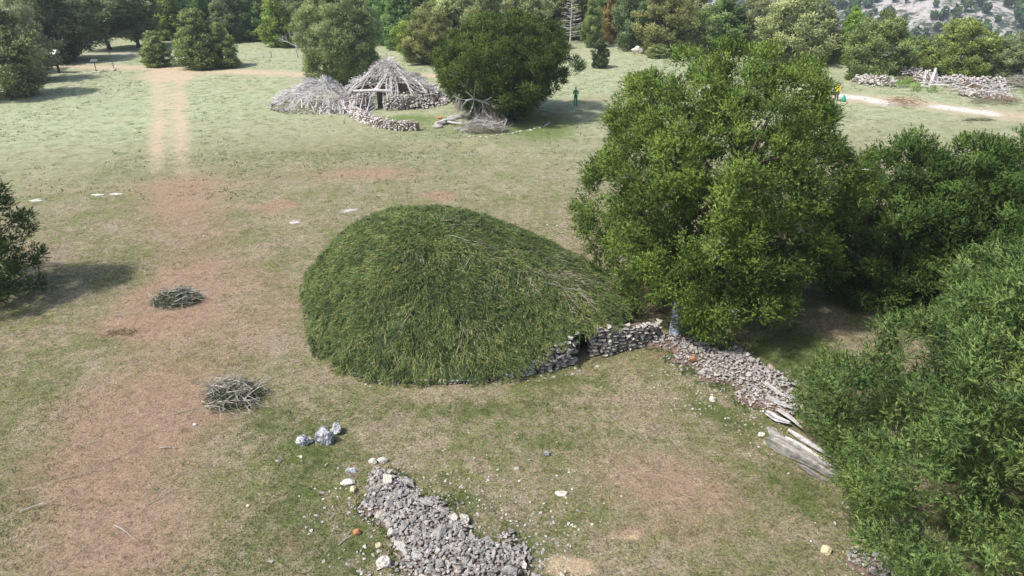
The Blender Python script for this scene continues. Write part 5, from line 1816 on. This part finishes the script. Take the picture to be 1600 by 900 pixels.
def person(px, py, label, top, legs, rz, arms, group=None, scarf=True, hscale=1.0):
    p = P(px, py)
    e = empty("person", (p.x, p.y, gz(p.x, p.y)), label, "person", group, rz)
    e.scale = (hscale,) * 3
    V3 = Vector
    J = {}
    for s, n_ in ((-1, 'l'), (1, 'r')):
        J['hip' + n_] = V3((s * .09, 0, .93)); J['knee' + n_] = V3((s * .11, -.05 + s * .02, .50)); J['ank' + n_] = V3((s * .12, .02, .09)); J['toe' + n_] = V3((s * .14, -.17, .04))
        J['sh' + n_] = V3((s * .18, 0, 1.43))
    for s, n_ in ((-1, 'l'), (1, 'r')):
        if arms == 'folded':
            J['el' + n_] = V3((s * .25, -.03, 1.14)); J['wr' + n_] = V3((s * .02, -.24, 1.20 + s * .03)); J['fd' + n_] = V3((-s * 1, -.1, .1)).normalized()
        else:
            J['el' + n_] = V3((s * .25, -.04, 1.15)); J['wr' + n_] = V3((s * .2, -.26, 1.0)); J['fd' + n_] = V3((-s * .2, -.8, -.4)).normalized()
    def limb(mb, a, b_, r0, r1, n=8, seg=3):
        pts = [a.lerp(b_, i / seg) for i in range(seg + 1)]
        ends0 = a - (b_ - a).normalized() * r0 * .5; ends1 = b_ + (b_ - a).normalized() * r1 * .5
        mb.tube([ends0] + pts + [ends1], [r0 * .6] + [r0 + (r1 - r0) * i / seg for i in range(seg + 1)] + [r1 * .6], n)
    def torso(mb, g=0):
        mb.tube([V3((0, 0, .84)), V3((0, 0, .92)), V3((0, -.005, 1.06)), V3((0, 0, 1.22)), V3((0, .01, 1.38)), V3((0, .01, 1.47)), V3((0, .0, 1.5))], [.10 + g, .155 + g, .135 + g, .155 + g, .18 + g, .12 + g, .06 + g], 12, .5, 0, random, .66)
    body = MB(); torso(body)
    limb(body, V3((0, 0, 1.44)), V3((0, -.01, 1.58)), .055, .05)
    # head: skull, jaw, nose, ears
    body.tube([V3((0, -.01, 1.5)), V3((0, -.015, 1.54)), V3((0, -.005, 1.6)), V3((0, .005, 1.66)), V3((0, .005, 1.71)), V3((0, .005, 1.745))], [.035, .062, .078, .08, .062, .02], 10)
    body.tube([V3((0, -.06, 1.655)), V3((0, -.105, 1.605)), V3((0, -.07, 1.598))], [.012, .018, .012], 6)
    for s in (-1, 1):
        body.tube([V3((s * .075, .0, 1.59)), V3((s * .088, .01, 1.625)), V3((s * .075, .01, 1.645))], [.012, .02, .012], 6)
    cloth = MB(); torso(cloth, .02); trs = MB()
    for n_ in 'lr':
        limb(body, J['hip' + n_], J['knee' + n_], .085, .055); limb(body, J['knee' + n_], J['ank' + n_], .056, .038); limb(body, J['ank' + n_], J['toe' + n_], .04, .035)
        limb(body, J['sh' + n_], J['el' + n_], .052, .042); limb(body, J['el' + n_], J['wr' + n_], .042, .028)
        fd = J['fd' + n_]; w = J['wr' + n_]; sd = fd.cross(V3((0, 0, 1))).normalized()
        sdv = sd.cross(fd).normalized()
        body.tube([w, w + fd * .05, w + fd * .09], [.028, .042, .036], 8)
        for q, (o_, l_) in enumerate(((-.03, .065), (-.01, .078), (.01, .072), (.03, .055))):
            b0 = w + fd * .085 + sdv * o_
            body.tube([b0, b0 + fd * l_ * .5, b0 + fd * l_ * .9 - sd * .015], [.011, .010, .008], 5)
        body.tube([w + fd * .03 + sdv * .03, w + fd * .06 + sdv * .062, w + fd * .09 + sdv * .066], [.013, .012, .009], 5)
        limb(trs, J['hip' + n_] + V3((0, 0, .03)), J['knee' + n_], .105, .078); limb(trs, J['knee' + n_], J['ank' + n_] + V3((0, 0, .03)), .078, .066)
        limb(cloth, J['sh' + n_], J['el' + n_], .07, .058); limb(cloth, J['el' + n_], J['wr' + n_], .058, .042)
    def vox(o, sz):
        r_ = o.modifiers.new("skin", 'REMESH'); r_.mode = 'VOXEL'; r_.voxel_size = sz; r_.use_smooth_shade = True
    o = body.build("body", M_skin, e); vox(o, .011)
    if top is legs:
        # a one piece coverall
        off = len(cloth.v); cloth.add(trs.v, trs.f)
        o = cloth.build("coverall", top, e); vox(o, .02)
    else:
        o = cloth.build("jacket", top, e); vox(o, .02)
        o = trs.build("trousers", legs, e); vox(o, .02)
    h = MB(); h.tube([V3((0, .04, 1.60)), V3((0, .025, 1.66)), V3((0, .012, 1.72)), V3((0, .01, 1.762))], [.062, .085, .07, .02], 10); h.build("hair", M_hair, e, True)
    if scarf:
        h = MB(); h.tube([V3((0, -.01, 1.46)), V3((0, -.015, 1.50)), V3((0, -.012, 1.54))], [.09, .085, .06], 10); h.build("neck_scarf", M_scarf, e, True)
    for n_ in 'lr':
        h = MB(); limb(h, J['ank' + n_] + V3((0, .01, .02)), J['ank' + n_] + V3((0, .01, -.03)), .06, .055); limb(h, J['ank' + n_] + V3((0, 0, -.035)), J['toe' + n_], .052, .045); h.build("boot", M_boot, e, True)
    return e


person(899, 165, "person in a bright green coverall standing with arms folded on the open meadow", M_green, M_green, .2, 'folded')
person(1306, 158, "person in a yellow jacket and dark trousers half hidden behind the great juniper", M_yel, M_navy, -.9, 'out', scarf=False)
p = P(1317, 159)
mb = MB(); mb.tube([(0, 0, 0), (0, 0, .15), (.03, 0, .35), (.02, 0, .55), (0, 0, .65)], [.26, .28, .2, .1, .04], 9, .5, .2)
o = mb.build("green_sack", M_teal, None, True); o.location = (p.x, p.y, gz(p.x, p.y)); tag(o, "green pointed sack on the white gravel beside the person in yellow", "sack")
p = P(1281, 156)
mb = MB(); mb.tube([(-.8, 0, .1), (-.3, 0, .35), (.3, 0, .3), (.8, 0, .1)], [.2, .35, .3, .12], 8, .5, .3)
o = mb.build("white_sack", M_pale, None, True); o.location = (p.x, p.y, gz(p.x, p.y)); tag(o, "white sack lying left of the person in yellow behind the great juniper", "sack")

# ------------------------------------------------------------------ thin air that greys the far mountainside
me = bpy.data.meshes.new("haze")
bm = bmesh.new(); bmesh.ops.create_cube(bm, size=1); bm.to_mesh(me); bm.free()
hz = bpy.data.objects.new("haze", me); link(hz)
zmin = float(GZ.min()) - 3; zmax = float(GZ.max()) + 15
hz.scale = (xs[-1] - xs[0] + 60, ys[-1] - ys[0] + 60, zmax - zmin)
hz.location = ((xs[-1] + xs[0]) / 2, (ys[-1] + ys[0]) / 2, (zmax + zmin) / 2)
hm = bpy.data.materials.new("thin_haze"); hm.use_nodes = True
hn = hm.node_tree; hn.nodes.clear()
ho = hn.nodes.new("ShaderNodeOutputMaterial"); hv = hn.nodes.new("ShaderNodeVolumePrincipled")
hv.inputs["Color"].default_value = (.80, .87, 1.0, 1); hv.inputs["Density"].default_value = .0004; hv.inputs["Anisotropy"].default_value = .2
hn.links.new(hv.outputs[0], ho.inputs["Volume"])
me.materials.append(hm)
tag(hz, "thin pale haze in the air before the far mountain", kind='stuff')
